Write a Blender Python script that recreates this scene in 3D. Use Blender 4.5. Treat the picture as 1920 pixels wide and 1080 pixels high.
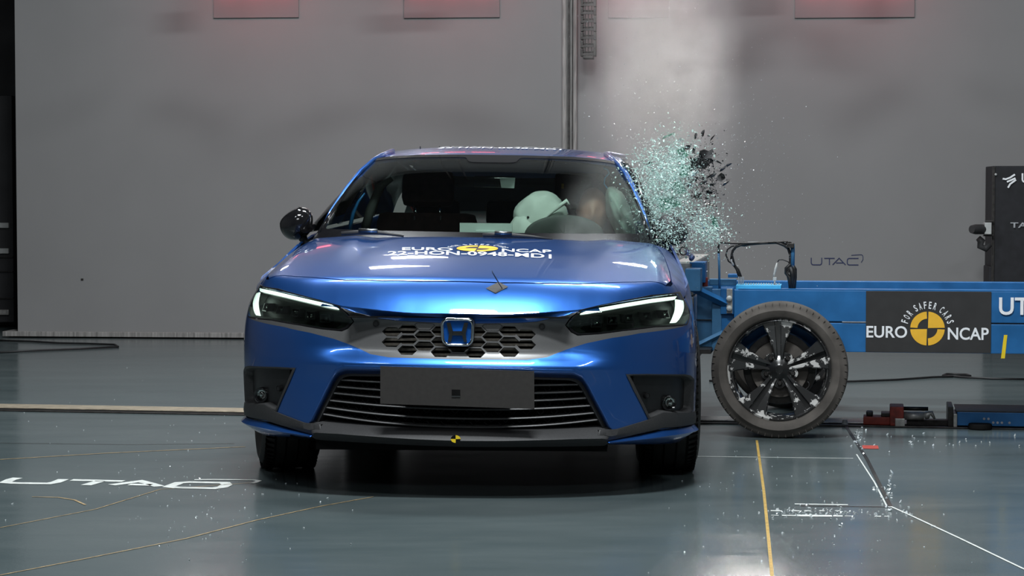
import bpy, bmesh, math, random
import numpy as np
from mathutils import Vector, Matrix, noise as mnoise
from mathutils.geometry import delaunay_2d_cdt
random.seed(7)
PI = math.pi
SC = bpy.context.scene
COL = SC.collection
for o in list(bpy.data.objects): bpy.data.objects.remove(o)

# ---------------------------------------------------------------- camera
FPX = 4007.0
CAM = Vector((0, -8.0, 1.15))
PITCH = math.atan((540 - 365) / FPX)
cd = bpy.data.cameras.new('camera'); cam = bpy.data.objects.new('camera', cd); COL.objects.link(cam)
cd.sensor_width = 36; cd.lens = 36 * FPX / 1920; cd.clip_start = .1; cd.clip_end = 100
cam.location = CAM; cam.rotation_euler = (PI / 2 - PITCH, 0, 0)
SC.camera = cam

# ---------------------------------------------------------------- view and world
SC.view_settings.view_transform = 'Standard'; SC.view_settings.look = 'None'
SC.view_settings.gamma = 1; SC.view_settings.use_curve_mapping = False
SC.view_settings.exposure = 0.0
SC.cycles.volume_step_rate = 1.0; SC.cycles.volume_max_steps = 128
SC.cycles.transparent_max_bounces = 24; SC.cycles.max_bounces = 8
W = bpy.data.worlds.new('world'); SC.world = W; W.use_nodes = True
W.node_tree.nodes['Background'].inputs[0].default_value = (.5, .55, .6, 1)
W.node_tree.nodes['Background'].inputs[1].default_value = 0.02

# ---------------------------------------------------------------- lights (hall ceiling banks and an added front fill)
def area(name, loc, size, size_y, power, color=(1, 1, 1), target=None):
    l = bpy.data.lights.new(name, 'AREA'); l.shape = 'RECTANGLE'; l.size = size; l.size_y = size_y
    l.energy = power; l.color = color
    o = bpy.data.objects.new(name, l); COL.objects.link(o); o.location = loc
    d = Vector(target if target else (loc[0], loc[1], 0)) - Vector(loc)
    o.rotation_euler = d.to_track_quat('-Z', 'Y').to_euler()
    return o
WARM = (1, .95, .9); COOL = (.92, .97, 1)
LIGHTS = [
    # loc, sx, sy, power, target
    ((-.02, -2.0, 6.0), 1.7, .5, 560, (0, .4, 0)),
    ((-1.6, 3.6, 6.2), 2.0, .6, 230, (-1.2, 4.4, 0)),
    ((1.5, 3.4, 6.2), 2.0, .6, 230, (1.4, 3.6, 0)),
    ((-3.2, -3.4, 6.0), 1.2, .4, 110, (-2.6, .4, 0)),
    ((0, -9.0, 5.2), 3.0, 1.0, 170, (0, 0, .6)),  # added unseen fill that brightens the car's front faces
    ((3.4, -3.4, 6.0), 1.2, .4, 100, (2.4, 0, 0)),
]
for i, (lo, sx, sy, pw, tg) in enumerate(LIGHTS):
    area('ceiling_lamp_light', lo, sx, sy, pw, COOL, tg)
# small spotlights on a bar before the far wall; they draw the white glints on the bonnet and light the dust from behind
SPOTS = [((-.95, 7.3, 3.75), .62, .14, 8), ((-.72, 7.3, 2.98), .50, .10, 6), ((1.3, 7.3, 3.35), .42, .12, 8), ((-2.3, 7.5, 2.98), .20, .12, 5), ((2.45, 7.1, 3.0), .2, .14, 5)]
bl_ = area('added_dust_backlight', (1.75, 7.6, 2.95), .3, .2, 2.0, WARM, (.74, 2.3, 1.75)); bl_.data.spread = math.radians(16)  # added unseen spot, only there to brighten the dust plume
for lo, sx, sy, pw in SPOTS: area('spot_bar_light', lo, sx, sy, pw, WARM, (.1, .8, .6))

# ---------------------------------------------------------------- materials
MATS = {}
def mat(name, col, rough=.5, metal=0, coat=0, coatr=.03, spec=.5, var=.12, scale=30, bump=0, emit=None, estr=0, rvar=0, stretch=None, trans=0, ior=1.45, alpha=1):
    m = bpy.data.materials.new(name); m.use_nodes = True; nt = m.node_tree; b = nt.nodes['Principled BSDF']
    b.inputs['Roughness'].default_value = rough; b.inputs['Metallic'].default_value = metal
    b.inputs['Coat Weight'].default_value = coat; b.inputs['Coat Roughness'].default_value = coatr
    b.inputs['Specular IOR Level'].default_value = spec; b.inputs['IOR'].default_value = ior
    b.inputs['Transmission Weight'].default_value = trans; b.inputs['Alpha'].default_value = alpha
    tc = nt.nodes.new('ShaderNodeTexCoord'); mp = nt.nodes.new('ShaderNodeMapping')
    nt.links.new(tc.outputs['Object'], mp.inputs[0])
    if stretch: mp.inputs['Scale'].default_value = stretch
    n = nt.nodes.new('ShaderNodeTexNoise'); n.inputs['Scale'].default_value = scale; n.inputs['Detail'].default_value = 5
    nt.links.new(mp.outputs[0], n.inputs[0])
    r = nt.nodes.new('ShaderNodeValToRGB')
    r.color_ramp.elements[0].position = .3; r.color_ramp.elements[1].position = .7
    r.color_ramp.elements[0].color = tuple(c * (1 - var) for c in col) + (1,)
    r.color_ramp.elements[1].color = tuple(min(1, c * (1 + var)) for c in col) + (1,)
    nt.links.new(n.outputs['Fac'], r.inputs[0]); nt.links.new(r.outputs[0], b.inputs['Base Color'])
    if rvar:
        mr = nt.nodes.new('ShaderNodeMapRange'); mr.inputs[3].default_value = rough - rvar; mr.inputs[4].default_value = rough + rvar
        nt.links.new(n.outputs['Fac'], mr.inputs[0]); nt.links.new(mr.outputs[0], b.inputs['Roughness'])
    if bump:
        bp = nt.nodes.new('ShaderNodeBump'); bp.inputs['Strength'].default_value = bump; bp.inputs['Distance'].default_value = .005
        nt.links.new(n.outputs['Fac'], bp.inputs['Height']); nt.links.new(bp.outputs[0], b.inputs['Normal'])
    if emit:
        b.inputs['Emission Color'].default_value = tuple(emit) + (1,); b.inputs['Emission Strength'].default_value = estr
    MATS[name] = m
    return m
def thin_glass(name, tint, refl_rough=.02, gloss=(1, 1, 1), f0=.04):
    m = bpy.data.materials.new(name); m.use_nodes = True; nt = m.node_tree
    for n in list(nt.nodes):
        if n.type != 'OUTPUT_MATERIAL': nt.nodes.remove(n)
    out = [n for n in nt.nodes if n.type == 'OUTPUT_MATERIAL'][0]
    t = nt.nodes.new('ShaderNodeBsdfTransparent'); g = nt.nodes.new('ShaderNodeBsdfGlossy'); mx = nt.nodes.new('ShaderNodeMixShader')
    fr = nt.nodes.new('ShaderNodeFresnel'); ge = nt.nodes.new('ShaderNodeNewGeometry'); mr = nt.nodes.new('ShaderNodeMapRange')
    mr.inputs[3].default_value = 1.42; mr.inputs[4].default_value = 1 / 1.42     # same reflection from either side of a pane
    nt.links.new(ge.outputs['Backfacing'], mr.inputs[0]); nt.links.new(mr.outputs[0], fr.inputs[0])
    ns = nt.nodes.new('ShaderNodeTexNoise'); ns.inputs['Scale'].default_value = 6
    rp = nt.nodes.new('ShaderNodeValToRGB')
    rp.color_ramp.elements[0].color = tuple(c * .93 for c in tint) + (1,); rp.color_ramp.elements[1].color = tuple(tint) + (1,)
    nt.links.new(ns.outputs[0], rp.inputs[0]); nt.links.new(rp.outputs[0], t.inputs[0])
    g.inputs['Color'].default_value = tuple(gloss) + (1,); g.inputs['Roughness'].default_value = refl_rough
    nt.links.new(fr.outputs[0], mx.inputs[0]); nt.links.new(t.outputs[0], mx.inputs[1]); nt.links.new(g.outputs[0], mx.inputs[2])
    nt.links.new(mx.outputs[0], out.inputs[0]); MATS[name] = m
    return m
mat('paint', (.022, .11, .40), .33, .75, 1.0, .03, var=.03, scale=900)
mat('paint_dusty', (.06, .10, .26), .45, .5, .5, .15, var=.35, scale=14)
mat('black_gloss', (.008, .008, .009), .12, 0, .6, .05, var=.2)
mat('black_plastic', (.036, .036, .037), .5, spec=.35, var=.25, scale=300, bump=.1)
mat('satin_trim', (.09, .09, .09), .32, 0, spec=.6, var=.1, scale=400)
mat('grille_black', (.016, .016, .017), .35, var=.2)
mat('plate_black', (.032, .029, .027), .55, var=.12, scale=60)
mat('dark_void', (.006, .006, .006), .8, spec=.1, var=.2)
mat('grille_slat', (.075, .075, .076), .4, var=.15)
mat('radiator', (.30, .27, .23), .5, .2, var=.2, scale=80)
mat('chrome', (.75, .76, .78), .08, 1, var=.03)
mat('chrome_dim', (.22, .23, .23), .35, 1, var=.05)
mat('badge_blue', (.01, .10, .42), .15, .3, 1, var=.1)
mat('housing', (.005, .007, .006), .45, var=.3, scale=60)
mat('lamp_reflector', (.5, .52, .5), .1, 1, var=.3, scale=200)
mat('drl', (.9, .95, 1), .4, emit=(.86, 1, .93), estr=2.6, var=.02)
mat('tyre', (.020, .019, .018), .62, spec=.4, var=.3, scale=20, bump=.15)
mat('tyre_dusty', (.085, .076, .068), .75, spec=.25, var=.35, scale=9, bump=.2)
mat('interior', (.028, .025, .025), .75, spec=.2, var=.25)
mat('interior_red', (.045, .022, .020), .8, spec=.2, var=.25)
mat('hood_grey', (.045, .047, .046), .7, var=.1)
mat('headliner', (.05, .052, .05), .8, var=.1)
mat('airbag', (.62, .66, .62), .75, var=.08, scale=12, bump=.25)
mat('airbag_sheer', (.30, .38, .34), .7, var=.15, scale=12, alpha=.75)
mat('dummy_skin', (.32, .15, .10), .5, var=.1)
mat('dummy_cloth', (.25, .23, .10), .8, var=.15)
mat('screen_grey', (.50, .56, .54), .35, 0, var=.1, scale=8)
mat('yellow', (.80, .58, .02), .5, var=.06)
mat('euro_yellow', (.85, .47, .035), .5, var=.05)
mat('white_print', (.85, .86, .88), .35, emit=None, var=.05)
mat('sign_black', (.028, .027, .027), .55, var=.15, scale=12)
mat('blue_steel', (.018, .13, .34), .38, .1, var=.18, scale=9, rvar=.08)
mat('blue_steel_pale', (.05, .17, .33), .45, .1, var=.25, scale=9)
mat('light_blue', (.06, .42, .72), .4, var=.1)
mat('steel', (.42, .41, .39), .38, .45, var=.25, scale=40)
mat('dark_steel', (.045, .042, .04), .45, .6, var=.4, scale=30)
mat('red_paint', (.25, .03, .018), .5, var=.5, scale=25)
mat('cable', (.012, .012, .013), .5, var=.2)
mat('cable_pale', (.35, .36, .38), .5, var=.2)
mat('navy_print', (.015, .022, .075), .6, var=.2)
mat('tower_black', (.010, .010, .013), .6, var=.4, scale=15)
mat('white_box', (.42, .43, .42), .5, var=.1)
mat('rail_brass', (.42, .36, .27), .45, .5, var=.5, scale=6, stretch=(3, 30, 30))
mat('line_yellow', (.42, .27, .06), .5, var=.3, scale=40)
mat('line_white', (.62, .65, .62), .45, var=.18, scale=30)
mat('line_orange', (.28, .2, .1), .6, var=.4, scale=30)
mat('red_tape', (.45, .07, .05), .5, var=.15)
mat('lamp_red', (.8, .1, .1), .4, emit=(1, .12, .16), estr=5, var=.02)
mat('lamp_white', (.9, .9, .9), .4, emit=(1, .97, .93), estr=10, var=.02)
mat('lamp_body', (.09, .075, .075), .6, var=.1)
mat('film_shard', (.045, .045, .047), .5, var=.3)
mat('glass_chip', (.56, .76, .70), .12, 0, .4, var=.25, scale=60)
mat('glass_chip_white', (.8, .85, .86), .1, .3, 1, var=.1, scale=60)
mat('backlight', (.02, .02, .02), .6, var=.2)
thin_glass('windscreen_glass', (.86, .93, .89))
thin_glass('lens_glass', (.78, .84, .80), .02, (.75, .75, .75))
thin_glass('side_glass', (.10, .11, .11))
thin_glass('green_glass', (.45, .78, .67), .1)

# wheel paint chipped to bright metal
m = mat('wheel_black', (.014, .014, .014), .22, 0, .5, .1, var=.2)
nt = m.node_tree; b = nt.nodes['Principled BSDF']; tc = nt.nodes.new('ShaderNodeTexCoord'); n = nt.nodes.new('ShaderNodeTexNoise')
n.inputs['Scale'].default_value = 15; n.inputs['Detail'].default_value = 7; n.inputs['Roughness'].default_value = .65
nt.links.new(tc.outputs['Object'], n.inputs[0]); r = nt.nodes.new('ShaderNodeValToRGB'); r.color_ramp.interpolation = 'LINEAR'
r.color_ramp.elements[0].position = .545; r.color_ramp.elements[1].position = .56
r.color_ramp.elements[0].color = (.028, .028, .028, 1); r.color_ramp.elements[1].color = (.55, .54, .52, 1)
nt.links.new(n.outputs['Fac'], r.inputs[0]); nt.links.new(r.outputs[0], b.inputs['Base Color'])
mat('wheel_dark', (.014, .014, .014), .25, 0, .5, .1, var=.3)

def floor_material():
    m = bpy.data.materials.new('floor_steel'); m.use_nodes = True; nt = m.node_tree; b = nt.nodes['Principled BSDF']; MATS['floor'] = m
    L = nt.links.new
    tc = nt.nodes.new('ShaderNodeTexCoord')
    def nz(scale, sc, det=6, rg=.6):
        mp = nt.nodes.new('ShaderNodeMapping'); mp.inputs['Scale'].default_value = sc; mp.inputs['Rotation'].default_value = (0, 0, .12); L(tc.outputs['Object'], mp.inputs[0])
        n = nt.nodes.new('ShaderNodeTexNoise'); n.inputs['Scale'].default_value = scale; n.inputs['Detail'].default_value = det; n.inputs['Roughness'].default_value = rg
        L(mp.outputs[0], n.inputs[0]); return n
    n1 = nz(.9, (.6, 1.3, 1)); n2 = nz(2.2, (.45, 1.5, 1), 8, .65); n3 = nz(60, (1, 1, 1), 3)
    r = nt.nodes.new('ShaderNodeValToRGB'); e = r.color_ramp.elements
    e[0].position = .25; e[0].color = (.055, .080, .086, 1); e[1].position = .75; e[1].color = (.112, .134, .135, 1)
    mx = nt.nodes.new('ShaderNodeMath'); mx.operation = 'MULTIPLY_ADD'; mx.inputs[1].default_value = .45
    L(n2.outputs[0], mx.inputs[0]); 
    m2 = nt.nodes.new('ShaderNodeMath'); m2.operation = 'MULTIPLY'; m2.inputs[1].default_value = .55; L(n1.outputs[0], m2.inputs[0]); L(m2.outputs[0], mx.inputs[2])
    L(mx.outputs[0], r.inputs[0]); L(r.outputs[0], b.inputs['Base Color'])
    mr = nt.nodes.new('ShaderNodeMapRange'); mr.inputs[1].default_value = .3; mr.inputs[2].default_value = .7; mr.inputs[3].default_value = .13; mr.inputs[4].default_value = .23
    L(n2.outputs[0], mr.inputs[0]); L(mr.outputs[0], b.inputs['Roughness'])
    b.inputs['Specular IOR Level'].default_value = .5
    bp = nt.nodes.new('ShaderNodeBump'); bp.inputs['Strength'].default_value = .06; bp.inputs['Distance'].default_value = .004
    L(n3.outputs[0], bp.inputs['Height']); L(bp.outputs[0], b.inputs['Normal'])
floor_material()
mat('wall_shadow_grey', (.19, .175, .176), .85, spec=.2, var=.04, scale=1.2)  # darker wall tone, puts the fixtures' shadow into the colour
mat('wall_grey', (.215, .213, .212), .85, spec=.2, var=.04, scale=1.2)
mat('recess_dark', (.03, .03, .032), .8, var=.3, scale=3)
mat('wall_dark', (.16, .16, .165), .85, var=.1, scale=2)
mat('ceiling_dark', (.06, .06, .063), .9, var=.2, scale=2)
mat('wall_rail', (.24, .23, .22), .6, .1, var=.35, scale=6, stretch=(12, 12, 1))

# ---------------------------------------------------------------- object helpers
def setp(o, label=None, cat=None, group=None, kind=None):
    if label: o['label'] = label
    if cat: o['category'] = cat
    if group: o['group'] = group
    if kind: o['kind'] = kind
    return o
def empty(name, loc=(0, 0, 0), rz=0, label=None, cat=None, group=None):
    o = bpy.data.objects.new(name, None); COL.objects.link(o); o.location = loc; o.rotation_euler = (0, 0, rz)
    o.empty_display_size = .1
    return setp(o, label, cat, group)
def mk(name, V, F, material, parent=None, smooth=False, normals=None, label=None):
    me = bpy.data.meshes.new(name)
    me.from_pydata([tuple(map(float, v)) for v in V], [], [tuple(int(i) for i in f) for f in F])
    me.materials.append(MATS[material] if isinstance(material, str) else material)
    me.validate(verbose=False)
    if smooth: me.polygons.foreach_set('use_smooth', [True] * len(me.polygons))
    if normals is not None: me.normals_split_custom_set_from_vertices([tuple(map(float, n)) for n in normals])
    me.update()
    o = bpy.data.objects.new(name, me); COL.objects.link(o); o.parent = parent
    if label: o['label'] = label
    return o
class MB:
    "collects shapes into one mesh"
    def __init__(s): s.V = []; s.F = []
    def add(s, V, F):
        b = len(s.V); s.V += [tuple(v) for v in V]; s.F += [tuple(i + b for i in f) for f in F]; return s
    def box(s, x0, x1, y0, y1, z0, z1, bev=0, M=None):
        if bev <= 0:
            V = [(x, y, z) for z in (z0, z1) for y in (y0, y1) for x in (x0, x1)]
            F = [(0, 2, 3, 1), (4, 5, 7, 6), (0, 1, 5, 4), (2, 6, 7, 3), (0, 4, 6, 2), (1, 3, 7, 5)]
        else:
            bm = bmesh.new(); bmesh.ops.create_cube(bm, size=1)
            for v in bm.verts: v.co = Vector(((x0 + x1) / 2 + v.co.x * (x1 - x0), (y0 + y1) / 2 + v.co.y * (y1 - y0), (z0 + z1) / 2 + v.co.z * (z1 - z0)))
            bmesh.ops.bevel(bm, geom=bm.edges[:], offset=bev, segments=2, affect='EDGES', profile=.6)
            bm.verts.index_update()
            V = [tuple(v.co) for v in bm.verts]; F = [[v.index for v in f.verts] for f in bm.faces]; bm.free()
        if M is not None: V = [tuple(M @ Vector(v)) for v in V]
        return s.add(V, F)
    def tube(s, pts, r, n=8, caps=True, closed=False):
        pts = [Vector(p) for p in pts]; N = len(pts); rr = r if isinstance(r, (list, tuple)) else [r] * N
        V = []; F = []; prev = None
        for i, p in enumerate(pts):
            if closed: t = (pts[(i + 1) % N] - pts[i - 1]).normalized()
            else: t = (pts[min(i + 1, N - 1)] - pts[max(i - 1, 0)]).normalized()
            if prev is None:
                a = Vector((0, 0, 1)) if abs(t.z) < .9 else Vector((1, 0, 0)); u = t.cross(a).normalized()
            else: u = (prev - t * prev.dot(t)).normalized()
            prev = u; w = t.cross(u)
            for k in range(n):
                a = 2 * PI * k / n; V.append(p + (u * math.cos(a) + w * math.sin(a)) * rr[i])
        for i in range(N if closed else N - 1):
            j = (i + 1) % N
            for k in range(n): F.append((i * n + k, i * n + (k + 1) % n, j * n + (k + 1) % n, j * n + k))
        if caps and not closed: F.append(tuple(range(n))[::-1]); F.append(tuple((N - 1) * n + k for k in range(n)))
        return s.add(V, F)
    def lathe(s, prof, n=32, M=None, close=False):
        "prof: (r, h) about local Z, M maps"
        V = []; F = []; m = len(prof)
        for k in range(n):
            a = 2 * PI * k / n
            for (r, h) in prof:
                v = Vector((r * math.cos(a), r * math.sin(a), h)); V.append(M @ v if M is not None else v)
        for k in range(n):
            k2 = (k + 1) % n
            for i in range(m if close else m - 1):
                i2 = (i + 1) % m; F.append((k * m + i, k2 * m + i, k2 * m + i2, k * m + i2))
        return s.add(V, F)
    def prism(s, poly, h0, h1, M=None):
        n = len(poly); V = [Vector((p[0], p[1], h0)) for p in poly] + [Vector((p[0], p[1], h1)) for p in poly]
        if M is not None: V = [M @ v for v in V]
        F = [tuple(range(n))[::-1], tuple(range(n, 2 * n))] + [(i, (i + 1) % n, n + (i + 1) % n, n + i) for i in range(n)]
        return s.add(V, F)
    def build(s, name, material, parent=None, smooth=False, label=None, auto=None):
        o = mk(name, s.V, s.F, material, parent, smooth, label=label)
        if auto is not None:
            o.data.polygons.foreach_set('use_smooth', [True] * len(o.data.polygons))
            try: o.data.set_sharp_from_angle(angle=math.radians(auto))
            except Exception: pass
        return o

class Frame:
    "a local frame (yaw about z, body roll as a shear) with ray casting from the photograph's pixels"
    def __init__(s, ox, oy, ang, shear=0): s.o = Vector((ox, oy, 0)); s.a = ang; s.sh = shear
    def tolocal(s, p, vec=False):
        p = Vector(p)
        if not vec: p = p - s.o
        c, sn = math.cos(s.a), math.sin(s.a)
        x = p.x * c - p.y * sn; y = p.x * sn + p.y * c
        return Vector((x, y, p.z + s.sh * x))
    def ray(s, px, py):
        dx = (px - 960) / FPX; dz = (540 - py) / FPX
        d = Vector((dx, math.cos(PITCH) + dz * math.sin(PITCH), dz * math.cos(PITCH) - math.sin(PITCH)))
        return s.tolocal(CAM), s.tolocal(d, True)
    def atY(s, px, py, y):
        o, d = s.ray(px, py); t = (y - o.y) / d.y; return o + d * t
    def atZ(s, px, py, z):
        o, d = s.ray(px, py); t = (z - o.z) / d.z; return o + d * t
WF = Frame(0, 0, 0)

BOLD = [0]
def text_mesh(txt, size=1, extrude=0):
    cu = bpy.data.curves.new('t', 'FONT'); cu.body = txt; cu.size = size; cu.align_x = 'CENTER'; cu.resolution_u = 4; cu.offset = BOLD[0]; cu.extrude = extrude
    o = bpy.data.objects.new('t', cu); COL.objects.link(o)
    dg = bpy.context.evaluated_depsgraph_get(); dg.update()
    me = o.evaluated_get(dg).to_mesh()
    V = [v.co.copy() for v in me.vertices]; F = [list(p.vertices) for p in me.polygons]
    o.evaluated_get(dg).to_mesh_clear(); bpy.data.objects.remove(o); bpy.data.curves.remove(cu)
    return V, F
def fit_text(txt, x0, x1, y0, y1):
    V, F = text_mesh(txt)
    xs = [v.x for v in V]; ys = [v.y for v in V]; a, b, c, d = min(xs), max(xs), min(ys), max(ys)
    return [Vector((x0 + (v.x - a) / (b - a) * (x1 - x0), y0 + (v.y - c) / (d - c) * (y1 - y0), 0)) for v in V], F
def stroke(pts, w, closed=False):
    "2D ribbon along a polyline -> V, F"
    P = [Vector((p[0], p[1])) for p in pts]; n = len(P); V = []; F = []
    for i in range(n):
        a = P[i - 1] if (i > 0 or closed) else P[i]; c = P[(i + 1) % n] if (i < n - 1 or closed) else P[i]
        d1 = (P[i] - a); d2 = (c - P[i]); d1 = d1.normalized() if d1.length > 1e-9 else d2.normalized(); d2 = d2.normalized() if d2.length > 1e-9 else d1
        n1 = Vector((-d1.y, d1.x)); n2 = Vector((-d2.y, d2.x)); m = (n1 + n2)
        m = m.normalized() if m.length > 1e-6 else n1; k = w / 2 / max(.4, m.dot(n1)); m = m * k
        V += [(P[i].x + m.x, P[i].y + m.y, 0), (P[i].x - m.x, P[i].y - m.y, 0)]
    for i in range(n if closed else n - 1):
        j = (i + 1) % n; F.append((2 * i, 2 * i + 1, 2 * j + 1, 2 * j))
    return V, F
def arc(cx, cy, r, a0, a1, n=8, ry=None):
    ry = ry or r
    return [(cx + r * math.cos(math.radians(a0 + (a1 - a0) * i / n)), cy + ry * math.sin(math.radians(a0 + (a1 - a0) * i / n))) for i in range(n + 1)]
def utac_strokes():
    "wide rounded test-house lettering; unit height 1, total width about 7.6; list of polylines"
    U = [(0, 1), (0, .3)] + arc(.3, .3, .3, 180, 270, 4) + arc(1.25, .3, .3, 270, 360, 4) + [(1.55, 1)]
    T = [[(1.9, .92), (3.45, .92)], [(2.68, .92), (2.68, 0)]]
    A = [[(3.15, 0), (4.1, .95), (5.05, 0)], [(3.65, .28), (4.7, .28)]]
    C = [(6.95, .92), (5.6, .92)] + arc(5.6, .62, .3, 90, 180, 4)[1:] + arc(5.6, .3, .3, 180, 270, 4) + [(6.95, 0)]
    S = [(5.9, 1.35)] + [(6.2 + .3 * i, 1.38 + .02 * i) for i in range(4)] + arc(7.3, 1.15, .3, 80, 0, 4) + [(7.6, .75), (7.35, .35)]
    return [U] + T + A + [C], [S]

# ---------------------------------------------------------------- CDT panels on a parametric surface
def resample(poly, step, closed=True):
    out = []; n = len(poly)
    for i in range(n if closed else n - 1):
        a = Vector(poly[i][:2]); b = Vector(poly[(i + 1) % n][:2]); k = max(1, int(math.ceil((b - a).length / step)))
        for j in range(k): out.append(a.lerp(b, j / k))
    if not closed: out.append(Vector(poly[-1][:2]))
    return out
def inside(poly, X, Y):
    P = np.array([(p[0], p[1]) for p in poly]); c = np.zeros(len(X), bool); j = len(P) - 1
    for i in range(len(P)):
        xi, yi = P[i]; xj, yj = P[j]
        if yi != yj:
            m = ((yi > Y) != (yj > Y)) & (X < (xj - xi) * (Y - yi) / (yj - yi) + xi); c ^= m
        j = i
    return c
def round_poly(poly, r, seg=3):
    "rounds the corners of a polygon by radius-like distance r (number or list)"
    out = []; n = len(poly)
    for i in range(n):
        rr = r[i] if isinstance(r, (list, tuple)) else r
        p = Vector(poly[i]); a = Vector(poly[i - 1]); c = Vector(poly[(i + 1) % n])
        if rr <= 0: out.append(tuple(p)); continue
        da = min(rr, (a - p).length * .45); dc = min(rr, (c - p).length * .45)
        A = p + (a - p).normalized() * da; C_ = p + (c - p).normalized() * dc
        for k in range(seg + 1):
            t = k / seg; out.append(tuple(A * (1 - t) ** 2 + p * 2 * t * (1 - t) + C_ * t * t))
    return out
def panel(name, outline, surf, material, parent, holes=(), step=.02, thick=.004, nsurf=None, flip=1, label=None, edge=None, build=True):
    es = edge or step
    loops = [resample(outline, es)] + [resample(h, es) for h in holes]
    verts = []; edges = []
    for lp in loops:
        b = len(verts); verts += lp; edges += [(b + i, b + (i + 1) % len(lp)) for i in range(len(lp))]
    O = np.array([(v.x, v.y) for v in loops[0]])
    xs = np.arange(O[:, 0].min() + step * .5, O[:, 0].max(), step); ys = np.arange(O[:, 1].min() + step * .5, O[:, 1].max(), step)
    if len(xs) and len(ys):
        gx, gy = np.meshgrid(xs, ys); gx = gx.ravel(); gy = gy.ravel(); k = inside(loops[0], gx, gy)
        for h in loops[1:]: k &= ~inside(h, gx, gy)
        gx = gx[k]; gy = gy[k]
        B = np.array([(v.x, v.y) for v in verts])
        if len(gx):
            dm = np.full(len(gx), 9.)
            for bpt in B: dm = np.minimum(dm, (gx - bpt[0]) ** 2 + (gy - bpt[1]) ** 2)
            k = dm > (min(step, es) * .45) ** 2
            verts += [Vector((float(a), float(c))) for a, c in zip(gx[k], gy[k])]
    vo, eo, fo = delaunay_2d_cdt([Vector(v[:2]) for v in verts], edges, [], 0, 1e-7)[:3]
    A = np.array([(v.x, v.y) for v in vo]); Fa = np.array(fo)
    cen = A[Fa].mean(axis=1); keep = inside(loops[0], cen[:, 0], cen[:, 1])
    for h in loops[1:]: keep &= ~inside(h, cen[:, 0], cen[:, 1])
    Fa = Fa[keep]
    e = 1e-3; P = []; N = []
    for (a, c) in A:
        p = surf(a, c); du = surf(a + e, c) - surf(a - e, c); dv = surf(a, c + e) - surf(a, c - e)
        n = du.cross(dv); n = (n.normalized() if n.length > 1e-14 else Vector((0, -1, 0))) * flip; P.append(p); N.append(n)
    tri = []
    for f in Fa:
        a, b, c = f
        if (P[b] - P[a]).cross(P[c] - P[a]).dot(N[a]) < 0: b, c = c, b
        tri.append((int(a), int(b), int(c)))
    n = len(P); V = list(P) + [p - m * thick for p, m in zip(P, N)]; NN = list(N) + [-m for m in N]
    F = list(tri) + [(a + n, c + n, b + n) for a, b, c in tri]
    cnt = {}
    for a, b, c in tri:
        for u, v in ((a, b), (b, c), (c, a)):
            if (v, u) in cnt: del cnt[(v, u)]
            else: cnt[(u, v)] = 1
    for (u, v) in cnt:
        k = len(V); V += [P[u], P[v], P[v] - N[v] * thick, P[u] - N[u] * thick]
        fn = (P[v] - P[u]).cross(-N[u]); fn = (fn.normalized() if fn.length > 0 else N[u]) * -1
        # outward facing side wall
        w = (V[k + 1] - V[k]).cross(V[k + 2] - V[k]); NN += [(-w).normalized() if w.length else N[u]] * 4
        F.append((k, k + 3, k + 2, k + 1))
    if not build: return V, F, NN
    return mk(name, V, F, material, parent, True, NN, label)
def grid_surface(name, rows, material, parent, thick=0, smooth=True, label=None, auto=None, close_u=False):
    "rows: list of lists of points"
    m = len(rows[0]); V = [p for r in rows for p in r]; F = []
    for i in range(len(rows) - 1):
        for j in range(m - 1 if not close_u else m):
            j2 = (j + 1) % m; F.append((i * m + j, i * m + j2, (i + 1) * m + j2, (i + 1) * m + j))
    o = mk(name, V, F, material, parent, smooth, label=label)
    if auto:
        try: o.data.set_sharp_from_angle(angle=math.radians(auto))
        except Exception: pass
    if thick:
        md = o.modifiers.new('s', 'SOLIDIFY'); md.thickness = thick; md.offset = 0
    return o
# ================================================================ THE HALL
def struct(o): o['kind'] = 'structure'; return o
floor = struct(MB().box(-9, 9, -14, 16, -.2, 0).build('floor', 'floor'))
struct(MB().box(-9, 9, -14, 16, 6.8, 7.0).build('ceiling', 'ceiling_dark'))
WFR = Frame(0, 8.78, math.radians(5.5))
def wchild(o, parent=None):
    o.location = (0, 8.78, 0); o.rotation_euler = (0, 0, -math.radians(5.5))
    return o
xl = WFR.atY(31, 400, 0).x; xa = WFR.atY(1055, 200, 0).x; xb = WFR.atY(1082, 200, 0).x
wall_back = struct(wchild(MB().box(xl, xa, 0, .25, .045, 6.8, .004).build('wall_back', 'wall_grey')))
wall_r = struct(wchild(MB().box(xb, 8.9, 0, .25, .045, 6.8, .004).build('wall_back', 'wall_grey')))
struct(wchild(MB().box(-8.9, 8.9, 2.6, 2.8, 0, 6.8).build('wall_recess', 'recess_dark')))
struct(MB().box(-9, -8.8, -14, 16, 0, 6.8).build('wall_left', 'wall_dark'))
struct(MB().box(8.8, 9, -14, 16, 0, 6.8).build('wall_right', 'wall_dark'))
struct(MB().box(-9, 9, -14, -13.8, 0, 6.8).build('wall_front', 'wall_dark'))
struct(wchild(MB().box(xl - .12, xa, -.02, .25, .012, .052, .004).build('baseboard_back', 'wall_rail')))
struct(wchild(MB().box(xb, 8.9, -.02, .25, .012, .052, .004).build('baseboard_back', 'wall_rail')))
# vertical guide rails where the two big doors meet
mb = MB(); w = xb - xa
mb.box(xa, xa + .030, -.04, .2, 0, 6.8, .004); mb.box(xb - .026, xb, -.04, .2, 0, 6.8, .004); mb.box(xa + .03, xb - .026, -.015, .2, 0, 6.8)
tr = struct(wchild(mb.build('trim_1', 'wall_rail')))
for dx, ww in ((.040, .020), (.074, .006)):
    MB().box(xa + dx, xa + dx + ww, -.035, -.015, 0, 6.7, .002).build('guide_rod', 'dark_steel', tr)
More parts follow.
